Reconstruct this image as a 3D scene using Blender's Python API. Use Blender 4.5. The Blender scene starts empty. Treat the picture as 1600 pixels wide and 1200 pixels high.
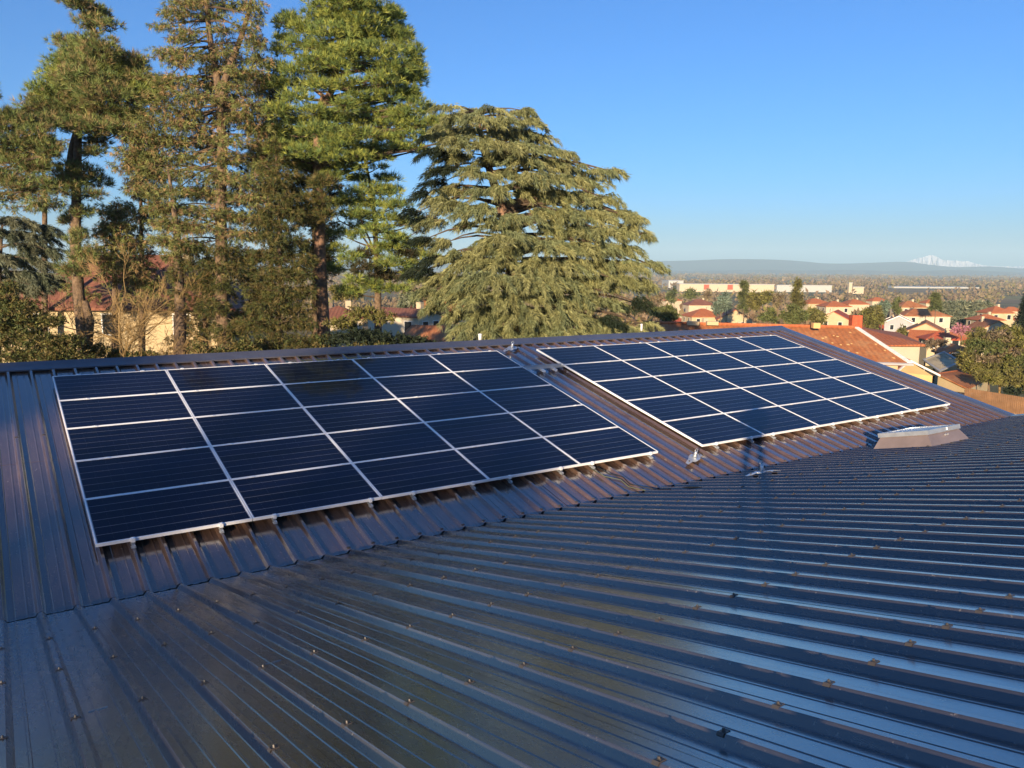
import bpy, math, random
import numpy as np
from mathutils import Matrix, Vector
random.seed(7); RNG = np.random.default_rng(11)
SC = bpy.context.scene
COL = SC.collection
rad = math.radians

# ------------------------------------------------------------------ camera
H = 8.5                                   # eye height above the ground beside the building
F, PITCH, ROLL = 1215.7, 0.149125, 0.0070636
EYE = np.array([0.0, 0.0, H])
fw = np.array([0, math.cos(PITCH), -math.sin(PITCH)]); _r = np.array([1.0, 0, 0]); _u = np.cross(_r, fw)
RT = _r * math.cos(ROLL) + _u * math.sin(ROLL); UP = np.cross(RT, fw)
cam = bpy.data.cameras.new('camera'); camo = bpy.data.objects.new('camera', cam); COL.objects.link(camo)
cam.sensor_width = 36.0; cam.lens = F / 1600 * 36.0; cam.clip_start = 0.05; cam.clip_end = 60000
camo.matrix_world = Matrix(((RT[0], UP[0], -fw[0], 0), (RT[1], UP[1], -fw[1], 0), (RT[2], UP[2], -fw[2], H), (0, 0, 0, 1)))
SC.camera = camo

# ------------------------------------------------------------------ sky, sun, exposure
SUN_EL = 10.7
SUN_AZ = 197.2                            # clockwise from +Y, where the sun stands (behind the viewer)
W = bpy.data.worlds.new('World'); SC.world = W; W.use_nodes = True
nt = W.node_tree; bg = nt.nodes['Background']
sky = nt.nodes.new('ShaderNodeTexSky'); sky.sky_type = 'NISHITA'; sky.sun_disc = False
sky.sun_elevation = rad(SUN_EL); sky.sun_rotation = rad(SUN_AZ)
sky.altitude = 300; sky.air_density = 1.0; sky.dust_density = 1.1; sky.ozone_density = 7.6
nt.links.new(sky.outputs[0], bg.inputs['Color']); bg.inputs['Strength'].default_value = 0.096
sl = bpy.data.lights.new('sun', 'SUN'); sl.energy = 5.0; sl.angle = rad(0.55); sl.color = (1.0, 0.78, 0.52)
so = bpy.data.objects.new('sun', sl); COL.objects.link(so)
sd = Vector((-math.sin(rad(SUN_AZ)) * math.cos(rad(SUN_EL)), -math.cos(rad(SUN_AZ)) * math.cos(rad(SUN_EL)), -math.sin(rad(SUN_EL))))
so.rotation_euler = sd.to_track_quat('-Z', 'Y').to_euler(); so.location = (-20, -60, 60)
vs = SC.view_settings; vs.view_transform = 'Standard'; vs.look = 'None'; vs.gamma = 1; vs.use_curve_mapping = False
vs.exposure = 1.15
SC.cycles.max_bounces = 4; SC.cycles.diffuse_bounces = 2; SC.cycles.glossy_bounces = 3; SC.cycles.transparent_max_bounces = 6; SC.cycles.volume_bounces = 0
SC.cycles.caustics_reflective = False; SC.cycles.caustics_refractive = False

# ------------------------------------------------------------------ helpers
def ray(px, py):
    d = fw + RT * (px - 800) / F - UP * (py - 600) / F
    return d
def at(px, py, d):
    """world point seen at a place of the photograph, d metres ahead"""
    r = ray(px, py); return EYE + r * (d / r[1])
def proj(P):
    v = np.asarray(P, float) - EYE; z = v @ fw
    return 800 + F * (v @ RT) / z, 600 - F * (v @ UP) / z

def mesh_np(name, V, faces, cols=None, smooth=False):
    """fast mesh: faces is an (n,3) or (n,4) int array or a list of tuples"""
    me = bpy.data.meshes.new(name)
    V = np.asarray(V, np.float32)
    if isinstance(faces, np.ndarray):
        n, k = faces.shape
        me.vertices.add(len(V)); me.vertices.foreach_set('co', V.ravel())
        me.loops.add(n * k); me.loops.foreach_set('vertex_index', faces.astype(np.int32).ravel())
        me.polygons.add(n)
        me.polygons.foreach_set('loop_start', np.arange(0, n * k, k, dtype=np.int32))
        me.update(calc_edges=True)
    else:
        me.from_pydata([tuple(v) for v in V.tolist()], [], [tuple(f) for f in faces]); me.update()
    if cols is not None:
        a = me.color_attributes.new('tint', 'FLOAT_COLOR', 'POINT')
        c4 = np.ones((len(V), 4), np.float32); c4[:, :3] = cols
        a.data.foreach_set('color', c4.ravel())
    if smooth: me.polygons.foreach_set('use_smooth', np.ones(len(me.polygons), bool))
    return me

def tag(o, label=None, cat=None, group=None, kind=None):
    if label: o['label'] = label
    if cat: o['category'] = cat
    if group: o['group'] = group
    if kind: o['kind'] = kind
    return o
def empty(name, loc, label, cat, group=None):
    o = bpy.data.objects.new(name, None); COL.objects.link(o); o.location = loc; o.empty_display_size = 0.3
    return tag(o, label, cat, group)
def base_of(parent):
    b = np.zeros(3)
    while parent is not None:
        b = b + np.array(parent.location); parent = parent.parent
    return b
def obj(name, V, faces, mat, parent=None, cols=None, smooth=False):
    """mesh object from world coordinates; parents carry translation only"""
    V = np.asarray(V, float)
    if parent is not None: V = V - base_of(parent)
    me = mesh_np(name, V, faces, cols, smooth); me.materials.append(mat)
    o = bpy.data.objects.new(name, me); COL.objects.link(o); o.parent = parent
    return o
def inst(name, me, parent, M):
    """object sharing mesh data, M a world matrix"""
    o = bpy.data.objects.new(name, me); COL.objects.link(o); o.parent = parent
    M = M.copy()
    if parent is not None: M.translation = M.translation - Vector(base_of(parent))
    o.matrix_basis = M
    return o

class MB:
    """collects simple solids"""
    def __init__(s): s.V = []; s.F = []
    def add(s, V, Fs):
        n = len(s.V); s.V += [tuple(map(float, v)) for v in V]; s.F += [tuple(i + n for i in f) for f in Fs]; return s
    def frame_box(s, o, ax, ay, az):
        """box from corner o with edge vectors"""
        o = np.asarray(o, float); ax, ay, az = (np.asarray(a, float) for a in (ax, ay, az))
        P = [o, o + ax, o + ax + ay, o + ay, o + az, o + ax + az, o + ax + ay + az, o + ay + az]
        return s.add(P, [(0, 3, 2, 1), (4, 5, 6, 7), (0, 1, 5, 4), (1, 2, 6, 5), (2, 3, 7, 6), (3, 0, 4, 7)])
    def prism(s, poly, up):
        """extrude a polygon (list of 3-D points) along a vector"""
        n = len(poly); P = [np.asarray(p, float) for p in poly]; Q = [p + np.asarray(up) for p in P]
        return s.add(P + Q, [tuple(range(n))[::-1], tuple(range(n, 2 * n))] + [(i, (i + 1) % n, n + (i + 1) % n, n + i) for i in range(n)])
    def tube(s, pts, radii, n=6):
        pts = [np.asarray(p, float) for p in pts]
        V = []; k = len(pts)
        for i, p in enumerate(pts):
            t = pts[min(i + 1, k - 1)] - pts[max(i - 1, 0)]; t = t / (np.linalg.norm(t) + 1e-9)
            a = np.array([0, 0, 1.0]) if abs(t[2]) < .8 else np.array([1.0, 0, 0])
            x = np.cross(t, a); x /= np.linalg.norm(x); y = np.cross(t, x)
            for j in range(n):
                w = 2 * math.pi * j / n; V.append(p + (x * math.cos(w) + y * math.sin(w)) * radii[i])
        Fs = []
        for i in range(k - 1):
            for j in range(n):
                a, b = i * n + j, i * n + (j + 1) % n
                Fs.append((a, b, b + n, a + n))
        Fs.append(tuple(range(n))[::-1]); Fs.append(tuple(range((k - 1) * n, k * n)))
        return s.add(V, Fs)
    def build(s, name, mat, parent=None, smooth=False):
        return obj(name, s.V, s.F, mat, parent, smooth=smooth)

# ------------------------------------------------------------------ materials
def new_mat(name):
    m = bpy.data.materials.new(name); m.use_nodes = True
    return m, m.node_tree, m.node_tree.nodes['Principled BSDF']
def noise(t, scale, detail=4, vec=None, rough=.55):
    n = t.nodes.new('ShaderNodeTexNoise'); n.inputs['Scale'].default_value = scale; n.inputs['Detail'].default_value = detail
    n.inputs['Roughness'].default_value = rough
    if vec is not None: t.links.new(vec, n.inputs['Vector'])
    return n
def ramp(t, src, stops):
    r = t.nodes.new('ShaderNodeValToRGB'); t.links.new(src, r.inputs[0])
    while len(r.color_ramp.elements) < len(stops): r.color_ramp.elements.new(.5)
    for e, (p, c) in zip(r.color_ramp.elements, stops): e.position = p; e.color = (*c, 1)
    return r
def mapping(t, scale, rotz=0, coord='Object'):
    tc = t.nodes.new('ShaderNodeTexCoord'); mp = t.nodes.new('ShaderNodeMapping')
    mp.inputs['Scale'].default_value = scale; src = tc.outputs[coord]
    if rotz:
        m0 = t.nodes.new('ShaderNodeMapping'); m0.inputs['Rotation'].default_value = (0, 0, rotz); t.links.new(src, m0.inputs['Vector']); src = m0.outputs[0]
    t.links.new(src, mp.inputs['Vector']); return mp.outputs[0]
def bump(t, b, src, strength, dist):
    n = t.nodes.new('ShaderNodeBump'); n.inputs['Strength'].default_value = strength; n.inputs['Distance'].default_value = dist
    t.links.new(src, n.inputs['Height']); t.links.new(n.outputs[0], b.inputs['Normal']); return n
def plain(name, c, rough=.6, metal=0, var=.18, scale=3.0, bumps=0, spec=.5):
    m, t, b = new_mat(name)
    n = noise(t, scale, 5, mapping(t, (1, 1, 1)))
    r = ramp(t, n.outputs[0], [(.25, tuple(x * (1 - var) for x in c)), (.75, tuple(min(1, x * (1 + var)) for x in c))])
    t.links.new(r.outputs[0], b.inputs['Base Color'])
    b.inputs['Roughness'].default_value = rough; b.inputs['Metallic'].default_value = metal; b.inputs['Specular IOR Level'].default_value = spec
    if bumps: bump(t, b, n.outputs[0], .5, bumps)
    return m
M = {}
YAW = 0.5945545; TILT = 0.005201
def sheet_metal(name, c1, c2, rough, coat=1.0, ior=2.1, cior=1.8):
    """painted steel: streaks of run-off down the slope, faint oil-canning"""
    m, t, b = new_mat(name)
    v1 = mapping(t, (14, .35, 14), -YAW); v2 = mapping(t, (1.2, .5, 1.2), -YAW)
    n1 = noise(t, 1.6, 6, v1, .7); n2 = noise(t, 1.0, 4, v2)
    mx = t.nodes.new('ShaderNodeMath'); mx.operation = 'MULTIPLY_ADD'; mx.inputs[1].default_value = .6
    t.links.new(n1.outputs[0], mx.inputs[0])
    sc = t.nodes.new('ShaderNodeMath'); sc.operation = 'MULTIPLY'; sc.inputs[1].default_value = .4
    t.links.new(n2.outputs[0], sc.inputs[0]); t.links.new(sc.outputs[0], mx.inputs[2])
    r = ramp(t, mx.outputs[0], [(.36, c1), (.64, c2)])
    # settled dust and small pale specks
    n3 = noise(t, 38, 2, mapping(t, (1, 1, 1))); n4 = noise(t, .9, 4, mapping(t, (1.5, .6, 1.5), -YAW))
    sp = ramp(t, n3.outputs[0], [(.66, (0, 0, 0)), (.74, (.5, .5, .5))]); du = ramp(t, n4.outputs[0], [(.45, (0, 0, 0)), (.8, (.16, .16, .16))])
    ad = t.nodes.new('ShaderNodeMix'); ad.data_type = 'RGBA'; ad.blend_type = 'ADD'; ad.inputs[0].default_value = 1
    t.links.new(sp.outputs[0], ad.inputs[6]); t.links.new(du.outputs[0], ad.inputs[7])
    dm = t.nodes.new('ShaderNodeMix'); dm.data_type = 'RGBA'; t.links.new(ad.outputs[2], dm.inputs[0]); t.links.new(r.outputs[0], dm.inputs[6]); dm.inputs[7].default_value = (.24, .21, .18, 1)
    t.links.new(dm.outputs[2], b.inputs['Base Color'])
    rr = t.nodes.new('ShaderNodeMapRange'); rr.inputs[1].default_value = .35; rr.inputs[2].default_value = .65
    rr.inputs[3].default_value = rough * .75; rr.inputs[4].default_value = rough * 1.4
    t.links.new(mx.outputs[0], rr.inputs[0]); t.links.new(rr.outputs[0], b.inputs['Roughness'])
    b.inputs['Specular IOR Level'].default_value = .5; b.inputs['IOR'].default_value = ior
    b.inputs['Coat Weight'].default_value = coat; b.inputs['Coat Roughness'].default_value = rough * .8; b.inputs['Coat IOR'].default_value = cior
    nb = noise(t, 1.0, 2, mapping(t, (3.2, .7, 3.2), -YAW)); bump(t, b, nb.outputs[0], .35, .012)
    return m
M['sheetA'] = sheet_metal('roof_sheet_shade_tone', (.026, .023, .024), (.046, .039, .038), .235, .9, 1.95, 1.7)  # same paint as the far slope, darkened as its shaded copy
M['sheetB'] = sheet_metal('roof_sheet_sunlit_tone', (.060, .038, .029), (.125, .074, .053), .18, .9, 1.9)  # same paint as the near slope, with sunlit brown put into the colour
M['cap'] = plain('ridge_cap_paint', (.085, .085, .105), .24, 0, .2, 2)
M['cut'] = plain('cut_steel_edge', (.62, .62, .62), .35, .6)
M['gutter'] = plain('valley_lining', (.060, .056, .042), .55, 0, .4, 8)
M['alu'] = plain('anodised_aluminium', (.90, .90, .91), .45, 0, .05, 4)
M['galv'] = plain('galvanised_steel', (.60, .63, .66), .36, .65, .15, 9)
M['screw'] = plain('screw_steel', (.075, .066, .062), .4, .2)
M['dark'] = plain('dark_rubber', (.012, .012, .013), .5)
M['backsheet'] = plain('panel_backsheet', (.30, .31, .34), .3)
def cell_mat():
    m, t, b = new_mat('silicon_cells_under_glass')
    n = noise(t, 1.3, 3, mapping(t, (1, 1, 1))); oi = t.nodes.new('ShaderNodeObjectInfo')
    ad = t.nodes.new('ShaderNodeMath'); ad.operation = 'MULTIPLY_ADD'; ad.inputs[1].default_value = .55
    t.links.new(n.outputs[0], ad.inputs[0])
    s = t.nodes.new('ShaderNodeMath'); s.operation = 'MULTIPLY'; s.inputs[1].default_value = .45
    t.links.new(oi.outputs['Random'], s.inputs[0]); t.links.new(s.outputs[0], ad.inputs[2])
    r = ramp(t, ad.outputs[0], [(.15, (.0015, .0024, .012)), (.85, (.0050, .0085, .034))])
    t.links.new(r.outputs[0], b.inputs['Base Color'])
    b.inputs['Roughness'].default_value = .4; b.inputs['Specular IOR Level'].default_value = .08
    b.inputs['Coat Weight'].default_value = .38; b.inputs['Coat Roughness'].default_value = .035; b.inputs['Coat IOR'].default_value = 1.42
    return m
M['cell'] = cell_mat()
def tile_mat(name, c1, c2, c3, rot=0):
    m, t, b = new_mat(name)
    n = noise(t, .55, 6, mapping(t, (1, 1, 1)), .7); n2 = noise(t, 5, 3, mapping(t, (1, 1, 1)))
    r = ramp(t, n.outputs[0], [(.28, c1), (.5, c2), (.72, c3)])
    mx = t.nodes.new('ShaderNodeMix'); mx.data_type = 'RGBA'; mx.blend_type = 'MULTIPLY'; mx.inputs[0].default_value = .7
    r2 = ramp(t, n2.outputs[0], [(.3, (.55, .55, .55)), (.7, (1, 1, 1))])
    t.links.new(r.outputs[0], mx.inputs[6]); t.links.new(r2.outputs[0], mx.inputs[7]); t.links.new(mx.outputs[2], b.inputs['Base Color'])
    b.inputs['Roughness'].default_value = .85
    w = t.nodes.new('ShaderNodeTexWave'); w.inputs['Scale'].default_value = .8; w.inputs['Distortion'].default_value = .4
    t.links.new(mapping(t, (1, 1, 1), rot), w.inputs['Vector']); bump(t, b, w.outputs[0], .6, .05)
    return m
M['tile'] = tile_mat('terracotta_tiles', (.40, .11, .04), (.48, .145, .05), (.44, .17, .08))
M['tile2'] = tile_mat('weathered_terracotta', (.33, .11, .04), (.45, .16, .055), (.52, .27, .12))
M['tile3'] = tile_mat('brown_terracotta', (.20, .075, .045), (.26, .10, .06), (.30, .13, .08))
M['red'] = tile_mat('bright_red_tiles', (.44, .075, .03), (.52, .10, .04), (.46, .12, .05))
M['cream'] = plain('cream_render', (.47, .37, .22), .9, 0, .12, .7)
M['cream2'] = plain('pale_render', (.50, .41, .28), .9, 0, .1, .7)
M['ochre'] = plain('ochre_render', (.60, .38, .16), .9, 0, .1, .7)
M['white'] = plain('white_render', (.50, .44, .33), .9, 0, .08, .7)
M['grey'] = plain('grey_render', (.38, .36, .36), .9, 0, .1, .7)
M['trim'] = plain('white_trim', (.72, .70, .66), .6)
M['glass'] = plain('window_glass', (.02, .024, .03), .12)
M['shutter'] = plain('shutter_wood', (.16, .11, .08), .7)
M['wood'] = plain('fence_timber', (.20, .105, .05), .85, 0, .3, 2)
M['brownwall'] = plain('brown_cladding', (.13, .075, .05), .8, 0, .2, 1)
M['bark'] = plain('conifer_bark', (.15, .10, .062), .95, 0, .6, 7, .12)
M['barkred'] = plain('pine_bark', (.22, .13, .085), .95, 0, .6, 6, .12)
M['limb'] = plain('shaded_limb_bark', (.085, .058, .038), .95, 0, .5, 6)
M['twig'] = plain('bare_twigs', (.25, .165, .065), .9, 0, .3, 3)
M['snow'] = plain('snow', (.95, .92, .90), .9, 0, .05, .001)
M['hill'] = plain('wooded_hills', (.050, .064, .066), 1, 0, .35, .0012)
M['metalroof'] = plain('pale_metal_roof', (.42, .41, .38), .5)
M['skin'] = plain('skin', (.45, .27, .19), .6)
M['cloth'] = plain('dark_jacket', (.03, .035, .06), .85)
def leaf_mat():
    m, t, b = new_mat('foliage')
    a = t.nodes.new('ShaderNodeAttribute'); a.attribute_name = 'tint'
    t.links.new(a.outputs['Color'], b.inputs['Base Color']); b.inputs['Roughness'].default_value = .65
    b.inputs['Specular IOR Level'].default_value = .25
    tr = t.nodes.new('ShaderNodeBsdfTranslucent'); t.links.new(a.outputs['Color'], tr.inputs['Color'])
    mx = t.nodes.new('ShaderNodeMixShader'); mx.inputs[0].default_value = .22
    out = t.nodes['Material Output']
    t.links.new(b.outputs[0], mx.inputs[1]); t.links.new(tr.outputs[0], mx.inputs[2]); t.links.new(mx.outputs[0], out.inputs['Surface'])
    return m
M['leaf'] = leaf_mat()

# ------------------------------------------------------------------ ground
GR = [0, 40, 60, 100, 150, 215, 300, 420, 650, 1000, 1600, 6500, 9000]
GZ = [-8.5, -9.6, -11.6, -13.4, -15.0, -18.2, -21.5, -25, -30, -33.5, -35, -37, -60]
def ground(x, y):
    r = np.hypot(x, y); return H + np.interp(r, GR, GZ)
def make_ground():
    rs = np.concatenate([np.linspace(0, 60, 10), np.geomspace(70, 9000, 60)])
    na = 180; V = []; Fs = []
    for i, r in enumerate(rs):
        a = np.arange(na) * 2 * np.pi / na; x = r * np.sin(a); y = r * np.cos(a); z = ground(x, y)
        if r > 1500: z = z + 6 * np.sin(x * .0011 + 1) * np.sin(y * .0016) * min(1, (r - 1500) / 1500)
        V.append(np.stack([x, y, z], 1))
    V = np.concatenate(V)
    for i in range(len(rs) - 1):
        for j in range(na):
            a, b = i * na + j, i * na + (j + 1) % na; Fs.append((a, a + na, b + na, b))
    m, t, b = new_mat('fields_and_gardens')
    v = mapping(t, (1, 1, 1))
    n1 = noise(t, .0035, 6, v, .6); n2 = noise(t, .06, 5, v)
    vo = t.nodes.new('ShaderNodeTexVoronoi'); vo.inputs['Scale'].default_value = .0038; t.links.new(v, vo.inputs['Vector'])
    r1 = ramp(t, n1.outputs[0], [(.3, (.17, .18, .07)), (.45, (.26, .20, .12)), (.58, (.22, .165, .11)), (.7, (.17, .20, .07))])
    r2 = ramp(t, vo.outputs['Color'], [(.2, (.60, .80, .55)), (.5, (1, .9, .8)), (.8, (1.35, 1.2, .95))])
    mx = t.nodes.new('ShaderNodeMix'); mx.data_type = 'RGBA'; mx.blend_type = 'MULTIPLY'; mx.inputs[0].default_value = .8
    t.links.new(r1.outputs[0], mx.inputs[6]); t.links.new(r2.outputs[0], mx.inputs[7])
    r3 = ramp(t, n2.outputs[0], [(.3, (.7, .7, .7)), (.7, (1.15, 1.15, 1.1))])
    m2 = t.nodes.new('ShaderNodeMix'); m2.data_type = 'RGBA'; m2.blend_type = 'MULTIPLY'; m2.inputs[0].default_value = 1
    t.links.new(mx.outputs[2], m2.inputs[6]); t.links.new(r3.outputs[0], m2.inputs[7]); t.links.new(m2.outputs[2], b.inputs['Base Color'])
    b.inputs['Roughness'].default_value = 1; b.inputs['Specular IOR Level'].default_value = .1
    tag(obj('ground', V, Fs, m), kind='structure')
make_ground()

# ------------------------------------------------------------------ far hills
def ridge_line(name, prof, d, depth, mat, base=-60, rough=6, seed=1):
    """a long hill range: prof = list of (photo x, photo y of the crest)"""
    rg = np.random.default_rng(seed)
    px = np.linspace(prof[0][0], prof[-1][0], 140); py = np.interp(px, [p[0] for p in prof], [p[1] for p in prof])
    n = len(px); V = []; rows = [(-1.0, 0), (-.55, .38), (-.25, .72), (0, 1), (.3, .75), (1, 0)]
    jit = np.convolve(rg.normal(0, 1, n + 8), np.ones(9) / 9, 'valid') * rough * 2 + rg.normal(0, rough * .35, n)
    for (o, hgt) in rows:
        j2 = np.convolve(rg.normal(0, 1, n + 4), np.ones(5) / 5, 'valid')
        for i in range(n):
            c = at(px[i], py[i], d); top = c[2] + jit[i]
            k = (d + depth * o * (1 + .1 * j2[i])) / d
            V.append((c[0] * k, c[1] * k, H + base + (top - H - base) * hgt + (j2[i] * rough * 2 if 0 < hgt < 1 else 0)))
    Fs = [(r * n + i, r * n + i + 1, (r + 1) * n + i + 1, (r + 1) * n + i) for r in range(len(rows) - 1) for i in range(n - 1)]
    return tag(obj(name, V, Fs, mat, smooth=True), kind='structure')
ridge_line('hills', [(-900, 416), (-200, 412), (300, 409), (700, 408), (1010, 409), (1060, 407), (1090, 406), (1130, 404.5), (1165, 404), (1200, 405), (1250, 407), (1275, 411), (1330, 412), (1400, 409), (1425, 409.5), (1450, 414), (1500, 418), (1540, 417), (1600, 420), (1900, 420), (2400, 418)], 7600, 900, M['hill'], rough=4, seed=3)
ridge_line('foothills', [(-900, 425), (0, 424), (600, 423), (1000, 424), (1100, 423), (1180, 421.5), (1250, 422.5), (1330, 421.5), (1400, 423.5), (1450, 423), (1500, 421.5), (1560, 424.5), (1600, 426), (2400, 426)], 6100, 700, plain('brown_woods', (.10, .082, .062), 1, 0, .35, .004), base=-45, rough=1.6, seed=5)
def snow_mountain():
    prof = [(1405, 413), (1425, 406), (1432, 404), (1440, 402), (1446, 401), (1453, 398.5), (1459, 399), (1465, 401.5), (1470, 405), (1476, 406.5), (1490, 407), (1500, 408), (1512, 408), (1522, 411), (1540, 415), (1580, 416.5), (1600, 416), (1640, 417)]
    px = np.linspace(1405, 1640, 120); py = np.interp(px, [p[0] for p in prof], [p[1] for p in prof]); py = py + RNG.normal(0, .14, 120)
    V = []; n = 120
    rows = [(-.07, 0), (-.04, .45), (-.02, .75), (0, 1), (.05, .6), (.12, 0)]
    for k, hgt in rows:
        jj = RNG.normal(0, 1, n)
        for i in range(n):
            c = at(px[i], py[i], 9400); s = 1 + k + .008 * jj[i]; bz = H - 40
            V.append((c[0] * s, c[1] * s, bz + (c[2] - bz) * hgt))
    Fs = [(r * n + i, r * n + i + 1, (r + 1) * n + i + 1, (r + 1) * n + i) for r in range(len(rows) - 1) for i in range(n - 1)]
    tag(obj('mountain', V, Fs, M['snow']), kind='structure')
snow_mountain()

# ------------------------------------------------------------------ the metal-roofed building we stand on
cz, sz = math.cos(YAW), math.sin(YAW); ct, st = math.cos(TILT), math.sin(TILT)
RZ = np.array([[cz, -sz, 0], [sz, cz, 0], [0, 0, 1]]); RY = np.array([[ct, 0, st], [0, 1, 0], [-st, 0, ct]])
RR = RZ @ RY                              # roof frame: X along valley, Y across, Z up; origin at the eye
BE = 0.24183; CB, SB = math.cos(BE), math.sin(BE)
VY, VZ = 8.25, -3.29                      # the valley line
def RW(p): return EYE + RR @ np.asarray(p, float)
def PB(x, s, n=0.0): return RW((x, VY + s * CB - n * SB, VZ + s * SB + n * CB))     # far slope (with the panels)
def PA(x, s, n=0.0): return RW((x, VY - s * CB + n * SB, VZ + s * SB + n * CB))     # near slope (we stand on it)
def MBm(x, s, n=0.0):
    X, Y, Z = RR @ np.array([1, 0, 0]), RR @ np.array([0, CB, SB]), RR @ np.array([0, -SB, CB]); o = PB(x, s, n)
    return Matrix(((X[0], Y[0], Z[0], o[0]), (X[1], Y[1], Z[1], o[1]), (X[2], Y[2], Z[2], o[2]), (0, 0, 0, 1)))
def MAm(x, s, n=0.0):
    X, Y, Z = RR @ np.array([-1, 0, 0]), RR @ np.array([0, -CB, SB]), RR @ np.array([0, SB, CB]); o = PA(x, s, n)
    return Matrix(((X[0], Y[0], Z[0], o[0]), (X[1], Y[1], Z[1], o[1]), (X[2], Y[2], Z[2], o[2]), (0, 0, 0, 1)))
PITCH_R = .31; X0 = .23
XMIN, XMAX = X0 - .155 - .93 * 7, X0 - .155 + .93 * 21
bld = empty('workshop_building', tuple(RW((8, 10, -8.5))), 'low building with a dark brown ribbed steel valley roof carrying the solar panels', 'building')
PROF = [(-.155, 0), (-.113, 0), (-.108, .0035), (-.099, .0035), (-.094, 0), (-.047, 0), (-.043, .003), (-.018, .0365), (-.0145, .0395), (.0145, .0395), (.018, .0365), (.043, .003), (.047, 0), (.094, 0), (.099, .0035), (.108, .0035), (.113, 0), (.155, 0)]
sheets = {}
def roof_sheet(P, k, s0, s1, lift, mat, key):
    prof = []
    for r in range(3):
        cx = X0 + (3 * k + r) * PITCH_R
        prof += [(cx + u, h) for u, h in (PROF if r == 0 else PROF[1:])]
    ss = np.linspace(s0, s1, max(2, int(abs(s1 - s0) / .8) + 1)); n = len(prof)
    jn = RNG.normal(0, .0012)
    V = [P(x, s, h + lift + jn) for s in ss for x, h in prof]
    up = P is PB
    Fs = []
    for i in range(len(ss) - 1):
        for j in range(n - 1):
            a = i * n + j; f = (a, a + 1, a + 1 + n, a + n); Fs.append(f if up else f[::-1])
    # underside so that the sheet has thickness
    m = len(V); V += [P(x, s, h + lift + jn - .0012) for s in (ss[0], ss[-1]) for x, h in prof]
    for j in range(n - 1): Fs.append((j, m + j, m + j + 1, j + 1)); Fs.append((len(ss) * n - n + j, len(ss) * n - n + j + 1, m + n + j + 1, m + n + j))
    o = obj('roof_sheet', V, Fs, mat, bld); sheets[key] = o; return o
for k in range(-7, 21):
    roof_sheet(PB, k, 0.0, 3.33, 0, M['sheetB'], ('B', 0, k)); roof_sheet(PB, k, 3.28, 6.78, .0022, M['sheetB'], ('B', 1, k))
    roof_sheet(PA, k, .075, 4.05, 0, M['sheetA'], ('A', 0, k)); roof_sheet(PA, k, 3.98, 13.5, .0022, M['sheetA'], ('A', 1, k))
# galvanised cut ends that catch the light: on the far slope's lower end and on the near slope's lap
for k in range(-2, 21):
    mb = MB(); mc = MB()
    for r in range(3):
        cx = X0 + (3 * k + r) * PITCH_R
        a = cx + .05 + random.random() * .08; b_ = a + .05 + random.random() * .07
        mb.frame_box(PB(a, -.003, -.002), PB(b_, 0, 0) - PB(a, 0, 0), PB(0, .004, 0) - PB(0, 0, 0), PB(0, 0, .005) - PB(0, 0, 0))
        if r == 0 and k < 9:
            a = cx + .07; mc.frame_box(PA(a, 3.972, .001), PA(a + .09, 0, 0) - PA(a, 0, 0), PA(0, .006, 0) - PA(0, 0, 0), PA(0, 0, .0045) - PA(0, 0, 0))
    mb.build('cut_edge', M['cut'], sheets[('B', 0, k)])
    if mc.V: mc.build('cut_edge', M['cut'], sheets[('A', 1, k)])
# valley lining below both sheet ends
def strip(pts_a, pts_b): return list(pts_a) + list(pts_b)[::-1]
xs = (XMIN, XMAX)
MB().add([PB(xs[0], .6, -.03), PB(xs[1], .6, -.03), PB(xs[1], 0, -.012), PB(xs[0], 0, -.012), PA(xs[0], .10, -.010), PA(xs[1], .10, -.010), PA(xs[1], .6, -.03), PA(xs[0], .6, -.03)],
         [(0, 1, 2, 3), (3, 2, 5, 4), (4, 5, 6, 7)]).build('valley_gutter', M['gutter'], bld)
# closures in the rib mouths at the valley
for k in range(-1, 63):
    cx = X0 + k * PITCH_R
    MB().prism([PB(cx - .04, -.012, .0), PB(cx - .017, -.012, .034), PB(cx + .017, -.012, .034), PB(cx + .04, -.012, .0)], PB(0, .05, 0) - PB(0, 0, 0)).build('foam_closure', M['dark'], bld)
# ridge cap, in lengths that overlap
RIDGE_S = 6.83
for i in range(13):
    a = XMIN + i * 2.03; b_ = min(a + 2.05, XMAX + .25); z = .046 + (.0025 if i % 2 else 0)
    c = PB(a, 0, 0) * 0
    top_a, top_b = PB(a, RIDGE_S, z + .03), PB(b_, RIDGE_S, z + .03)
    back = RR @ np.array([0, .3 * CB, -.3 * SB])
    MB().add([PB(a, 6.53, z - .022), PB(b_, 6.53, z - .022), PB(b_, 6.53, z), PB(a, 6.53, z), PB(a, 6.67, z + .008), PB(b_, 6.67, z + .008), top_a, top_b, top_a + back, top_b + back, top_a + back - (0, 0, .03), top_b + back - (0, 0, .03)],
             [(0, 1, 2, 3), (3, 2, 5, 4), (4, 5, 7, 6), (6, 7, 9, 8), (8, 9, 11, 10)]).build('ridge_cap', M['cap'], bld)
# verge flashing along the gable ends
for P, s1, nm in ((PB, 6.85, 0), (PA, 13.5, 1)):
    x = XMAX
    pr = [(x - .10, .006), (x - .10, .05), (x + .05, .062), (x + .23, .062), (x + .24, .055), (x + .24, -.16)]
    V = [P(u, s, n) for s in (-.02 if nm == 0 else .03, s1) for u, n in pr]; n = len(pr)
    MB().add(V, [(j, j + 1, j + 1 + n, j + n) for j in range(n - 1)]).build('verge_flashing', M['cap'], bld)
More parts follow.
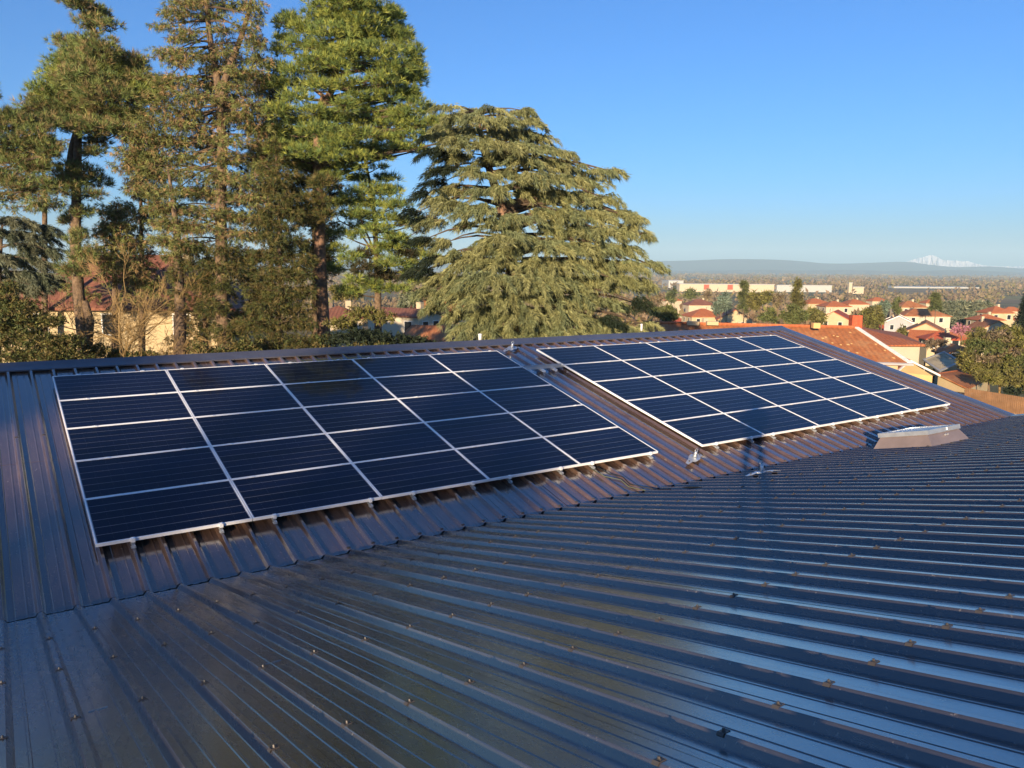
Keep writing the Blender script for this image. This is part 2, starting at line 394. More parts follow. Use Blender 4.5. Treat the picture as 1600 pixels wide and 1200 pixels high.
# walls and the back slope
def RP(x, y, z): return RW((x, y, z))
ry = VY + RIDGE_S * CB; rz = VZ + RIDGE_S * SB; by = ry + 8.0; bz_ = rz - 8.0 * math.tan(BE); gz = -9.0
ay = VY - 13.5 * CB; az_ = VZ + 13.5 * SB
MB().add([RP(XMIN, ry, rz - .05), RP(XMAX, ry, rz - .05), RP(XMAX, by, bz_), RP(XMIN, by, bz_)], [(0, 1, 2, 3)]).build('back_slope', M['sheetB'], bld)
for x in (XMIN + .05, XMAX - .05):
    MB().add([RP(x, ay, az_ - .1), RP(x, VY, VZ - .1), RP(x, ry, rz - .1), RP(x, by, bz_ - .1), RP(x, by, gz), RP(x, ay, gz)], [(5, 4, 3, 2, 1, 0)]).build('gable_wall', M['cream2'], bld)
MB().add([RP(XMIN, by - .3, gz), RP(XMAX, by - .3, gz), RP(XMAX, by - .3, bz_), RP(XMIN, by - .3, bz_)], [(0, 1, 2, 3)]).build('rear_wall', M['cream2'], bld)
MB().add([RP(XMIN, ay + .1, gz), RP(XMAX, ay + .1, gz), RP(XMAX, ay + .1, az_ - .1), RP(XMIN, ay + .1, az_ - .1)], [(0, 1, 2, 3)]).build('front_wall', M['cream2'], bld)

# roofing screws with saddle washers, one mesh shared
def screw_mesh():
    b = MB()
    b.frame_box((-.0165, -.016, .0385), (.033, 0, 0), (0, .032, 0), (0, 0, .0035))
    b.frame_box((-.024, -.016, .030), (.008, 0, .0105), (0, .032, 0), (0, 0, .003)); b.frame_box((.016, -.016, .0405), (.008, 0, -.0105), (0, .032, 0), (0, 0, .003))
    b.tube([(0, 0, .041), (0, 0, .0445)], [.0095, .009], 7); b.tube([(0, 0, .0445), (0, 0, .053)], [.0058, .0052], 6)
    me = mesh_np('fastener', b.V, b.F); me.materials.append(M['screw']); return me
SCREW = screw_mesh()
nscrew = 0
for k in range(-1, 62):
    x = X0 + k * PITCH_R; ks = (k - (k % 3)) // 3
    for s in (1.65, 2.90, 4.17, 5.46, 6.75):
        px, py = proj(PA(x, s, .04)); v = PA(x, s, .04) - EYE
        if v @ fw > .5 and -10 < px < 1612 and py < 1210:
            inst('fastener', SCREW, sheets[('A', 0 if s < 4 else 1, ks)], MAm(x + random.uniform(-.003, .003), s + random.uniform(-.012, .012), .003)); nscrew += 1
    if k >= 10: inst('fastener', SCREW, sheets[('B', 0, ks)], MBm(x, .045, .001)); nscrew += 1
for k in (-1, 0, 1): inst('fastener', SCREW, sheets[('B', 0, (k - (k % 3)) // 3)], MBm(X0 + k * PITCH_R, 4.9 - .3 * 3, .001))
print('fasteners', nscrew)

# ------------------------------------------------------------------ solar panels
PW, PHH = 1.6591, 1.02
LW, LH = 1.650, 1.011                     # one module
def panel_meshes():
    T, B_ = 0.0, -.038; lip = .014
    f = MB()
    f.frame_box((0, 0, B_), (LW, 0, 0), (0, lip, 0), (0, 0, T - B_)); f.frame_box((0, LH - lip, B_), (LW, 0, 0), (0, lip, 0), (0, 0, T - B_))
    f.frame_box((0, lip, B_), (lip, 0, 0), (0, LH - 2 * lip, 0), (0, 0, T - B_ - .0004)); f.frame_box((LW - lip, lip, B_), (lip, 0, 0), (0, LH - 2 * lip, 0), (0, 0, T - B_ - .0004))
    fm = mesh_np('frame', f.V, f.F); fm.materials.append(M['alu'])
    b = MB().frame_box((lip, lip, -.011), (LW - 2 * lip, 0, 0), (0, LH - 2 * lip, 0), (0, 0, .006)); bm = mesh_np('backsheet', b.V, b.F); bm.materials.append(M['backsheet'])
    hh = (LH - 2 * lip - .010) / 6
    c = MB()
    for j in range(10):
        w = (LW - 2 * lip - .02) / 10
        c.add([(lip + .010 + j * w, .0025, 0), (lip + .010 + (j + 1) * w - .0003, .0025, 0), (lip + .010 + (j + 1) * w - .0003, hh - .0025, 0), (lip + .010 + j * w, hh - .0025, 0)], [(0, 1, 2, 3)])
    cm = mesh_np('cell_row', c.V, c.F); cm.materials.append(M['cell'])
    r = MB().frame_box((-.016, -.075, -.036), (.032, 0, 0), (0, .30, 0), (0, 0, .028)); r.frame_box((-.026, -.065, -.0385), (.052, 0, 0), (0, .05, 0), (0, 0, .003))
    rm = mesh_np('rail', r.V, r.F); rm.materials.append(M['galv'])
    k = MB().frame_box((-.02, -.030, -.038), (.04, 0, 0), (0, .026, 0), (0, 0, .043)); k.frame_box((-.02, -.030, .004), (.04, 0, 0), (0, .040, 0), (0, 0, .005)); k.tube([(0, -.016, .007), (0, -.016, .018)], [.007, .007], 6)
    km = mesh_np('end_clamp', k.V, k.F); km.materials.append(M['alu'])
    q = MB().frame_box((-.03, -.012, .0006), (.06, 0, 0), (0, .034, 0), (0, 0, .005)); q.tube([(0, .005, .004), (0, .005, .012)], [.007, .007], 6)
    qm = mesh_np('mid_clamp', q.V, q.F); qm.materials.append(M['alu'])
    return fm, bm, cm, rm, km, qm, hh
FM, BM, CM, RM, KM, QM, HH = panel_meshes()
ORD = ['first', 'second', 'third', 'fourth', 'fifth']; ROWN = ['top row', 'second row from top', 'middle row', 'fourth row from top', 'bottom row']
for arr, (ax, top, side) in enumerate(((.7951, 5.974, 'left'), (.7951 + 5 * PW + 1.0188, 5.974 - .036, 'right'))):
    for c in range(5):
        for r in range(5):
            x = ax + c * PW + .0045; s = top - (r + 1) * PHH + .0045
            Mx = MBm(x, s, .13 + random.uniform(-.001, .001))
            Mx = Mx @ Matrix.Rotation(random.uniform(-.0012, .0012), 4, 'X') @ Matrix.Rotation(random.uniform(-.0010, .0010), 4, 'Y')
            p = bpy.data.objects.new('solar_panel', None); COL.objects.link(p); p.matrix_world = Mx; p.empty_display_size = .2
            tag(p, f'solar panel in the {side} array, {ROWN[r]}, {ORD[c]} from the left', 'solar panel', f'solar panels of the {side} array')
            def ch(nm, me, loc=(0, 0, 0)):
                o = bpy.data.objects.new(nm, me); COL.objects.link(o); o.parent = p; o.location = loc; return o
            ch('frame', FM); ch('backsheet', BM)
            for i in range(6): ch('cell_row', CM, (0, .014 + .005 + i * HH, -.0042))
            ribs = [X0 + q * PITCH_R for q in range(80)]
            for fr in (.2, .82):
                rx = min(ribs, key=lambda u: abs(u - (x + LW * fr))) - x
                if r == 4:
                    ra = ch('rail', RM, (rx, 0, -.045 - .0045)); ch('end_clamp', KM, (rx, 0, 0))
                if r < 4 or True:
                    if r > 0: ch('mid_clamp', QM, (rx + random.uniform(-.02, .02), LH - .008, .0002))
                    else: ch('mid_clamp', QM, (rx, LH - .004, .0002))

# ------------------------------------------------------------------ roof furniture
def anchor(PF, x, s, label, rot=0):
    """lifeline anchor: a folded winged plate over the ribs with an eye post"""
    e = empty('lifeline_anchor', tuple(PF(x, s, .04)), label, 'roof anchor', 'lifeline anchors on the roof')
    b = MB(); up = PF(0, 0, .005) - PF(0, 0, 0)
    # centre saddle + two curved wings running along X, tilting down to the ribs
    prof = [(-.27, .045, .03), (-.21, .055, .042), (-.14, .072, .055), (-.09, .060, .085), (-.035, .078, .10), (.035, .078, .10), (.09, .060, .085), (.14, .072, .055), (.21, .055, .042), (.27, .045, .03)]
    for (x0, n0, w0), (x1, n1, w1) in zip(prof[:-1], prof[1:]):
        sk0, sk1 = x0 * .35, x1 * .35
        b.prism([PF(x + x0, s + sk0 - w0, n0), PF(x + x1, s + sk1 - w1, n1), PF(x + x1, s + sk1 + w1, n1), PF(x + x0, s + sk0 + w0, n0)], up)
    b.build('base_plate', M['galv'], e)
    MB().tube([PF(x, s, .08), PF(x, s, .15), PF(x, s, .19)], [.04, .028, .024], 10).build('post', M['galv'], e, True)
    ring = [PF(x + .03 * math.cos(t), s, .205 + .03 * math.sin(t)) for t in np.linspace(0, 2 * math.pi, 13)]
    MB().tube(ring, [.007] * 13, 6).build('eye', M['galv'], e, True)
    for dx in (-.19, .19): MB().tube([PF(x + dx, s + dx * .35, .06), PF(x + dx, s + dx * .35, .078)], [.014, .012], 6).build('bolt', M['screw'], e)
anchor(PB, 9.65, 6.22, 'winged steel lifeline anchor just below the ridge between the two arrays')
anchor(PB, 9.66, .58, 'winged steel lifeline anchor below the lower corner of the left array')
anchor(PA, 9.65, .88, 'winged steel lifeline anchor on the near slope just past the valley')
# vent stub on the ridge
e = empty('vent_pipe', tuple(PB(9.30, 6.95, 0)), 'short white vent stub poking up behind the ridge cap', 'vent pipe')
c0 = PB(9.28, 6.98, .02)
MB().tube([c0, c0 + (0, 0, .12)], [.04, .04], 10).build('pipe', M['trim'], e, True)
MB().tube([c0 + (0, 0, .12), c0 + (0, 0, .13), c0 + (0, 0, .15)], [.05, .05, .03], 10).build('cowl', M['trim'], e, True)
c0 = PB(14.42, 7.15, .0)
e = empty('vent_pipe', tuple(c0), 'slim white vent stub behind the ridge at the foot of the cedar', 'vent pipe')
MB().tube([c0, c0 + (0, 0, .16)], [.03, .03], 10).build('pipe', M['trim'], e, True)
MB().tube([c0 + (0, 0, .16), c0 + (0, 0, .175), c0 + (0, 0, .19)], [.038, .038, .02], 10).build('cowl', M['trim'], e, True)
# cable tray between the arrays
xa, xb, sT = .7951 + 5 * PW - .06, .7951 + 5 * PW + 1.0188 + .06, 4.93
e = empty('cable_tray', tuple(PB(xa, sT, .06)), 'perforated steel cable tray bridging the gap between the two arrays', 'cable tray')
dx, ds, dn = PB(1, 0, 0) - PB(0, 0, 0), PB(0, 1, 0) - PB(0, 0, 0), PB(0, 0, 1) - PB(0, 0, 0)
MB().frame_box(PB(xa, sT - .05, .085), dx * (xb - xa), ds * .10, dn * .004).build('tray_base', M['galv'], e)
MB().frame_box(PB(xa, sT - .054, .085), dx * (xb - xa), ds * .004, dn * .05).build('side_flange', M['galv'], e)
MB().frame_box(PB(xa, sT + .050, .085), dx * (xb - xa), ds * .004, dn * .05).build('side_flange', M['galv'], e)
for i in range(3):
    xx = min([X0 + q * PITCH_R for q in range(60)], key=lambda u: abs(u - (xa + .2 + .33 * i)))
    MB().frame_box(PB(xx - .025, sT - .15, .040), dx * .05, ds * .22, dn * .043).build('foot', M['alu'], e)
# roof hatch on the near slope
def hatch():
    x0, x1, s0, s1 = 12.93, 14.20, .64, 1.74
    e = empty('roof_skylight', tuple(PA((x0 + x1) / 2, (s0 + s1) / 2, 0)), 'low square skylight on a flared brown kerb with a pale steel lid frame', 'skylight')
    b0 = [PA(x0, s0, -.01), PA(x1, s0, -.01), PA(x1, s1, -.01), PA(x0, s1, -.01)]
    i = .13; b1 = [PA(x0 + i, s0 + i, .235), PA(x1 - i, s0 + i, .235), PA(x1 - i, s1 - i, .235), PA(x0 + i, s1 - i, .235)]
    for j in range(4):
        k = (j + 1) % 4
        MB().add([b0[j], b0[k], b1[k], b1[j]], [(0, 1, 2, 3)]).build('kerb_side', M['kerb'], e)
    ux, us, un = PA(1, 0, 0) - PA(0, 0, 0), PA(0, 1, 0) - PA(0, 0, 0), PA(0, 0, 1) - PA(0, 0, 0)
    i = .10; X_0, X_1, S_0, S_1 = x0 + i, x1 - i, s0 + i, s1 - i; hgt = .075
    for o, vx, vy in ((PA(X_0, S_0, .225), ux * (X_1 - X_0), us * .03), (PA(X_0, S_1 - .03, .225), ux * (X_1 - X_0), us * .03), (PA(X_0, S_0 + .03, .225), ux * .03, us * (S_1 - S_0 - .06)), (PA(X_1 - .03, S_0 + .03, .225), ux * .03, us * (S_1 - S_0 - .06))):
        MB().frame_box(o, vx, vy, un * hgt).build('lid_frame', M['galv'], e)
    MB().frame_box(PA(X_0 + .03, S_0 + .03, .25), ux * (X_1 - X_0 - .06), us * (S_1 - S_0 - .06), un * .035).build('lid', M['domelid'], e)
    MB().frame_box(PA((x0 + x1) / 2 + .08, S_1 - .001, .245), ux * .14, us * .012, un * .045).build('latch', M['cut'], e)
    for dxx in (-.05, .03): MB().tube([PA((x0 + x1) / 2 + dxx, s1 - .085, .17), PA((x0 + x1) / 2 + dxx, s1 - .06, .18)], [.014, .014], 6).build('rivet', M['cut'], e)
M['kerb'] = plain('skylight_kerb_paint', (.20, .16, .155), .35)
M['domelid'] = plain('translucent_lid', (.55, .60, .65), .25)
hatch()
# loose cable from the left array across the valley
pts = [PB(7.75, .85, .05), PB(7.8, .6, .045), PB(7.95, .45, .046), PB(7.92, .25, .03), PB(8.02, .1, .045), PA(8.1, .15, .03), PA(8.3, .35, .012), PA(8.25, .7, .045), PA(8.32, 1.3, .014), PA(8.30, 2.0, .02), PA(8.33, 3.0, .012), PA(8.30, 4.0, .014)]
tag(MB().tube(pts, [.009] * len(pts), 6).build('cable', M['dark'], None, True), 'thin black cable snaking from under the left array across the valley', 'cable')
pts = [PB(7.62, .85, .05), PB(7.66, .55, .05), PB(7.85, .38, .047), PB(7.86, .2, .02), PB(7.97, .05, .03), PA(8.0, .2, .02)]
tag(MB().tube(pts, [.008] * len(pts), 6).build('cable', plain('grey_cable', (.09, .10, .06), .6), None, True), 'short olive cable hanging from the lower edge of the left array', 'cable')

# ------------------------------------------------------------------ foliage kit
def unit(v): return v / (np.linalg.norm(v, axis=-1, keepdims=True) + 1e-9)
def tufts(C, D, length, width, blades, spread, col, jitter=.25, curve=0.0):
    """bundles of narrow blades. C centres, D axis directions (n,3)"""
    n = len(C)
    if n == 0: return np.zeros((0, 3)), np.zeros((0, 3), int), np.zeros((0, 3))
    C = np.repeat(C, blades, 0); D = np.repeat(unit(D), blades, 0); N = n * blades
    d = unit(D + RNG.normal(0, spread, (N, 3)))
    L = np.repeat(length * (1 + RNG.uniform(-.3, .35, n)), blades) * (1 + RNG.uniform(-.35, .25, N))
    side = unit(np.cross(d, RNG.normal(0, 1, (N, 3)))) * (width * .5)
    b = C + RNG.normal(0, width * .6, (N, 3))
    tip = b + d * L[:, None]; tip[:, 2] -= curve * L
    mid = b + d * (L * .35)[:, None]
    V = np.stack([b, mid + side, tip, mid - side], 1).reshape(-1, 3)
    Fs = np.arange(4 * N).reshape(-1, 4)
    cc = np.repeat(col * (1 + RNG.normal(0, jitter, (n, 1))).clip(.35, 1.8), blades, 0)
    cc = np.repeat(cc * (1 + RNG.normal(0, .10, (N, 1))), 4, 0)
    return V, Fs, cc.clip(.004, 1)
class Foliage:
    def __init__(s): s.V = []; s.F = []; s.C = []; s.n = 0
    def add(s, t):
        V, Fs, c = t; s.V.append(V); s.F.append(Fs + s.n); s.C.append(c); s.n += len(V)
    def build(s, name, parent=None):
        return obj(name, np.concatenate(s.V), np.concatenate(s.F), M['leaf'], parent, np.concatenate(s.C))
def curve_pts(a, b, sag, n=5):
    a, b = np.asarray(a, float), np.asarray(b, float); t = np.linspace(0, 1, n)[:, None]
    p = a + (b - a) * t; p[:, 2] += sag * np.sin(np.pi * t[:, 0]); return p
def ball(n, shell=.45):
    d = unit(RNG.normal(0, 1, (n, 3))); r = RNG.uniform(shell, 1, n) ** .6; return d * r[:, None]

PAL = {'pine': [(.085, .105, .026), (.125, .135, .030), (.060, .085, .026)],
       'pinedull': [(.082, .094, .030), (.060, .080, .026), (.108, .084, .038)],
       'spruce': [(.100, .098, .034), (.085, .095, .030), (.135, .090, .044), (.060, .072, .024)],
       'cedar': [(.140, .145, .062), (.170, .170, .075), (.115, .130, .062)],
       'greycedar': [(.105, .120, .080), (.130, .135, .085), (.085, .100, .060)],
       'yew': [(.045, .055, .018), (.070, .070, .020), (.095, .075, .028)],
       'olive': [(.120, .120, .030), (.105, .095, .035), (.145, .130, .038)],
       'green': [(.070, .085, .026), (.088, .095, .032), (.078, .086, .030)],
       'bare': [(.150, .110, .070), (.125, .100, .060), (.140, .118, .060)],
       'blue': [(.100, .130, .095), (.115, .140, .100), (.085, .115, .080)],
       'deep': [(.030, .036, .014), (.042, .040, .018), (.052, .042, .022)],  # foliage darkened so that crown shade sits in the colour
       'dark': [(.020, .032, .018), (.030, .042, .022)],
       'pink': [(.50, .22, .27), (.42, .17, .22), (.30, .18, .12)],
       'brush': [(.110, .080, .055), (.098, .074, .050), (.112, .088, .052)]}
PGAIN = {'dark': 1.0, 'pink': 1.0, 'brush': 1.75, 'bare': 1.6, 'yew': 1.8, 'spruce': 2.6, 'pinedull': 2.6, 'pine': 2.5, 'olive': 1.25, 'cedar': 1.8}
def pal(kind, n):
    P = np.array(PAL[kind]) * PGAIN.get(kind, 1.55); return P[RNG.integers(0, len(P), n)]

def conifer(name, label, d, trunk, clumps, kind, style, bark, trunk_r, cat='tree', extra_trunks=(), dens=1.0, group=None, reach=.75, back=.5, limb=True, fat=1.0):
    """trunk: photo points from base to tip. clumps: (x, y, rx, ry[, kind]) masses of foliage, spread in depth round the trunk"""
    sc = d / F
    base = at(trunk[0][0], trunk[0][1], d); gzz = float(ground(base[0], base[1]))
    root = empty(name, (base[0], base[1], gzz), label, cat, group)
    tp = [np.array([base[0], base[1], gzz - .2])] + [at(x, y, d) for x, y in trunk]
    T = MB(); k = len(tp); T.tube(tp, [trunk_r * (1.15 if i == 0 else max(.10, 1 - .86 * i / (k - 1))) for i in range(k)], 9)
    for et in extra_trunks:
        q = [at(x, y, d) for x, y, _ in et]; T.tube(q, [w for _, _, w in et], 7)
    T.build('trunk', bark, root, True)
    TP = np.array(tp); fol = Foliage(); Bm = MB()
    xs_ = [c[0] for c in clumps]; hw = (max(xs_) - min(xs_)) * .5 * sc
    allc = [(c, RNG.uniform(-.55, .12)) for c in clumps]
    for c in clumps:
        if RNG.random() < back: allc.append(((c[0] + RNG.normal(0, c[2] * .5), c[1] + RNG.normal(0, c[3] * .4), c[2] * .85, c[3] * .85) + tuple(c[4:]), RNG.uniform(.15, .7)))
    for c, dz in allc:
        cx, cy, rx, ry = c[:4]; rx, ry = rx * fat, ry * fat; kd = c[4] if len(c) > 4 else kind
        z = at(cx, cy, d)[2]; i = int(np.argmin(np.abs(TP[:, 2] - z))); tx = TP[i]
        off = abs(at(cx, cy, d)[0] - tx[0]); room = math.sqrt(max(.2, (hw * reach) ** 2 - min(off, hw * reach * .95) ** 2))
        ctr = at(cx, cy, d + dz * room * 1.6)
        R = np.array([rx * sc, max(rx * sc * .9, ry * sc), ry * sc])
        if limb:
            drop = ({'pine': -.12, 'spruce': .10, 'cedar': .05, 'bush': -.35}[style] + RNG.normal(0, {'pine': .12, 'cedar': .03}.get(style, .22))) * (off + room * abs(dz))
            zt = np.clip(z + drop, TP[0][2] + 1, TP[-1][2]); tj = np.array([np.interp(zt, TP[:, 2], TP[:, 0]), np.interp(zt, TP[:, 2], TP[:, 1]), zt])
            ln = np.linalg.norm(ctr - tj); r0 = min(.12, .020 * ln + .016) * (.8 if style == 'spruce' else 1)
            Bm.tube(curve_pts(tj, ctr, {'pine': -.06, 'spruce': .05, 'cedar': .10, 'bush': .05}[style] * ln + RNG.normal(0, .02) * ln), [r0, r0 * .8, r0 * .6, r0 * .42, r0 * .2], 5)
        if style == 'cedar':
            nf = max(5, int(rx * ry / 26 * dens)); out = unit(np.array([ctr[0] - tx[0], ctr[1] - tx[1], 0.001]))
            for _ in range(nf):
                st_ = ctr + ball(1, 0)[0] * R * np.array([.55, .55, .8]); ang = RNG.normal(0, .9)
                o = np.array([out[0] * math.cos(ang) - out[1] * math.sin(ang), out[0] * math.sin(ang) + out[1] * math.cos(ang), 0])
                L = R[0] * RNG.uniform(.45, .95) + .35; m = max(8, int(L / .062)); t = np.linspace(0, 1, m)
                P = st_ + o * (t * L)[:, None]; P[:, 2] += .10 * L * np.sin(t * 2.2) - .42 * L * t ** 2.2
                P = np.repeat(P, 3, 0) + RNG.normal(0, .03, (3 * m, 3)); sd_ = np.tile([-1.0, 0, 1.0], m)[:, None] * np.array([-o[1], o[0], 0]) * .9
                D = o * .75 + sd_ * RNG.uniform(.3, 1, (3 * m, 1)) + np.array([0, 0, -.45]) + RNG.normal(0, .15, (3 * m, 3))
                colr = pal(kd, 1) * np.ones((3 * m, 1)); fol.add(tufts(P, D, .24 * sc / .0296, .026 * sc / .0296, 5, .30, colr, .18, .25))
                if RNG.random() < .5: Bm.tube([ctr, st_, st_ + o * L * .5], [.02, .014, .006], 3)
        else:
            n = max(10, int(rx * ry / 2.5 * dens)); P = ctr + ball(n, .1) * R
            rel = (P - ctr) / R
            if style == 'pine':
                D = unit(rel * np.array([1, 1, .7]) + np.array([0, 0, .75])); fol.add(tufts(P, D, .25 * sc / .0296, .020 * sc / .0296, 15, .55, pal(kd, n), .25))
            elif style == 'spruce':
                D = unit(rel * np.array([1, 1, .3]) + np.array([0, 0, -.15]) + RNG.normal(0, .4, (n, 3))); fol.add(tufts(P, D, .19 * sc / .0296, .021 * sc / .0296, 11, .60, pal(kd, n), .25, .15))
            else:
                D = RNG.normal(0, 1, (n, 3)) + rel; fol.add(tufts(P, D, .16 * sc / .0296, .052 * sc / .0296, 9, .9, pal(kd, n), .25))
            for j in (RNG.integers(0, n, max(3, n // 14)) if limb else ()):
                Bm.tube([ctr + (P[j] - ctr) * .05, ctr + (P[j] - ctr) * .55 + RNG.normal(0, .05, 3), P[j]], [.022, .014, .006], 3)
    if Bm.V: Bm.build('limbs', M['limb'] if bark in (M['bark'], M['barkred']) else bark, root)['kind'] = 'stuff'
    fol.build('crown', root)
    return root

# ------------------------------------------------------------------ the tall conifers behind the ridge
conifer('pine_tree', 'tall left pine with a thin spire and bare stems below its crown', 36,
        [(134, 560), (124, 470), (118, 380), (120, 290), (122, 215), (128, 150), (140, 80), (146, 40), (140, -8)],
        [(118, 3, 24, 6), (135, 12, 26, 6), (152, 24, 20, 6), (140, 32, 22, 5), (170, 40, 20, 5), (150, 46, 18, 4), (145, 66, 30, 10), (125, 78, 24, 12), (160, 82, 28, 12), (105, 97, 30, 14, 'pine'), (140, 100, 40, 14), (182, 95, 30, 14), (210, 100, 22, 12), (95, 118, 30, 14, 'pine'), (130, 122, 44, 14), (180, 122, 44, 16, 'pine'), (222, 128, 26, 14),
         (82, 142, 34, 13, 'pine'), (120, 146, 48, 14), (170, 150, 52, 16), (222, 150, 30, 14, 'pine'), (70, 165, 36, 11), (110, 170, 54, 13), (165, 178, 52, 14), (210, 180, 36, 13), (55, 185, 30, 9), (95, 194, 46, 11), (150, 200, 44, 11), (190, 205, 36, 10), (30, 178, 16, 6), (150, 222, 18, 14), (145, 238, 14, 8),
         (120, 268, 34, 13), (140, 285, 32, 11), (105, 288, 26, 10), (135, 305, 26, 8), (128, 330, 18, 8), (110, 345, 14, 10), (122, 372, 14, 12), (130, 400, 20, 12), (118, 420, 22, 12)],
        'pinedull', 'pine', M['bark'], .32, extra_trunks=[[(119, 300, .20), (108, 262, .17), (113, 228, .14), (118, 205, .10)], [(136, 560, .22), (140, 500, .2), (132, 470, .16)]], dens=1.0, fat=1.12, back=.7)
conifer('pine_tree', 'pine at the left edge whose open branches reach in over the villa', 33,
        [(-60, 560), (-58, 400), (-55, 250), (-50, 120)],
        [(8, 182, 34, 12), (40, 192, 34, 12), (10, 205, 40, 13), (60, 205, 26, 10), (20, 222, 44, 13), (70, 228, 34, 10), (10, 245, 30, 12), (80, 240, 24, 9), (30, 255, 26, 10), (5, 275, 26, 12), (55, 262, 24, 9), (25, 290, 30, 10), (72, 290, 18, 8), (-5, 310, 24, 10), (-60, 200, 50, 30), (-70, 260, 50, 30), (-50, 140, 40, 25)],
        'pinedull', 'pine', M['bark'], .28, dens=.8)
conifer('cedar_tree', 'hazy grey-green cedar at the left edge beside the villa roof', 40,
        [(-5, 560), (-2, 450), (4, 340)],
        [(20, 345, 34, 8), (48, 352, 30, 8), (10, 365, 40, 9), (60, 368, 26, 8), (30, 385, 46, 10), (72, 390, 20, 7), (15, 405, 40, 11), (58, 410, 28, 9), (35, 428, 42, 10), (10, 445, 36, 12), (50, 446, 22, 10), (-20, 400, 40, 20)],
        'greycedar', 'cedar', M['bark'], .3, dens=.9)
conifer('spruce_tree', 'tall rusty-brown spruce with a forked trunk and sparse hanging branches', 35,
        [(352, 560), (347, 480), (346, 400), (345, 320), (347, 240), (346, 170), (338, 115), (328, 60), (322, 0), (318, -60), (316, -120)],
        [(282, 8, 26, 8), (312, 2, 22, 7), (350, 8, 26, 8), (395, 10, 20, 9), (275, 24, 24, 7), (300, 26, 20, 6), (336, 24, 20, 6), (400, 28, 16, 9), (268, 42, 22, 5), (296, 52, 20, 7), (285, 62, 20, 6), (345, 46, 18, 7), (385, 45, 18, 9), (262, 84, 26, 8), (300, 84, 20, 7), (275, 98, 22, 8), (325, 88, 18, 8), (352, 78, 16, 7), (396, 70, 18, 12), (400, 95, 20, 10), (330, 108, 18, 8), (375, 112, 24, 9), (405, 118, 16, 9),
         (255, 128, 24, 9), (285, 126, 26, 10), (320, 130, 28, 9), (362, 136, 26, 9), (395, 140, 24, 10), (268, 148, 32, 10), (310, 152, 28, 9), (350, 160, 22, 9), (390, 165, 26, 11), (255, 170, 34, 11), (290, 176, 28, 10), (375, 185, 28, 10), (240, 192, 36, 12), (285, 198, 30, 10), (345, 190, 18, 9), (400, 200, 26, 12), (230, 215, 38, 12), (275, 222, 34, 11), (335, 215, 22, 10), (365, 222, 26, 10), (405, 228, 24, 12), (215, 240, 36, 12), (255, 248, 36, 11), (300, 245, 22, 10), (350, 246, 26, 11), (390, 250, 28, 11), (205, 262, 32, 11), (245, 272, 36, 11), (290, 272, 28, 11), (340, 276, 28, 11), (385, 280, 30, 11), (415, 262, 20, 11),
         (230, 296, 32, 10), (270, 302, 34, 11), (315, 303, 28, 10), (355, 308, 28, 10), (395, 312, 28, 11), (262, 326, 36, 10), (310, 330, 28, 9), (345, 336, 26, 9), (385, 342, 30, 10), (275, 352, 36, 10), (320, 358, 26, 9), (375, 368, 28, 9), (270, 378, 32, 10), (300, 385, 28, 10), (345, 392, 22, 9, 'yew'), (385, 398, 28, 11, 'yew'), (330, 415, 26, 9, 'yew'), (372, 422, 26, 11, 'yew'), (350, 446, 20, 12, 'yew'), (335, 480, 24, 12, 'yew'), (352, 520, 22, 16, 'yew'), (380, 510, 22, 14, 'yew'),
         (300, -30, 40, 12), (350, -30, 40, 12), (320, -60, 46, 14), (310, -90, 34, 12), (330, -110, 28, 10), (390, -30, 28, 12)],
        'spruce', 'spruce', M['bark'], .34, extra_trunks=[[(344, 190, .17), (350, 130, .16), (362, 95, .14), (378, 55, .11), (392, 5, .07), (398, -40, .04)]], dens=.9, back=.75, fat=1.15)
conifer('spruce_tree', 'dark ivy-clad conifer trunk in front of the villa roof left of the forked spruce', 34,
        [(281, 560), (282, 480), (279, 420), (276, 360), (270, 310), (262, 260)],
        [(262, 345, 26, 10), (290, 360, 20, 9), (250, 372, 26, 9), (280, 382, 22, 10), (270, 400, 20, 10), (292, 410, 20, 10, 'yew'), (272, 430, 12, 12, 'yew'), (278, 455, 12, 14, 'yew'), (284, 480, 12, 10, 'yew'), (255, 320, 28, 9)],
        'spruce', 'spruce', M['bark'], .33, dens=1.0)
def filler(label, d, x, top, bot, w0, w1, kind, dens, n):
    cl = []
    for i in range(n):
        t = (i + RNG.random()) / n; y = top + (bot - top) * t; w = w0 + (w1 - w0) * t
        cl.append((x + RNG.uniform(-w, w), y, RNG.uniform(16, 28), RNG.uniform(8, 12)))
    conifer('spruce_tree', label, d, [(x, 560), (x, bot), (x - 2, (top + bot) / 2), (x + 2, top)], cl, kind, 'spruce', M['bark'], .24, dens=dens, back=.4, fat=1.1)
filler('shade-toned spruce standing behind between the left pine and the forked spruce', 43, 222, 195, 430, 8, 52, 'deep', .45, 36)
filler('shade-toned spruce standing behind between the forked spruce and the green pine', 42, 425, 110, 500, 10, 50, 'deep', .6, 52)
filler('shade-toned spruce directly behind the forked spruce', 44, 352, 60, 430, 14, 70, 'deep', .38, 48)
filler('olive conifer behind the left pine and the villa corner', 46, 70, 215, 330, 14, 60, 'pinedull', .5, 22)
filler('shade-toned conifer close behind the pale trunk of the green pine', 41, 492, 200, 430, 22, 42, 'deep', .7, 34)
filler('low golden conifer veiling the villa roof', 39, 180, 318, 470, 10, 76, 'spruce', .38, 46)
filler('sparse conifer before the right end of the villa', 38, 322, 385, 555, 30, 62, 'yew', .5, 34)
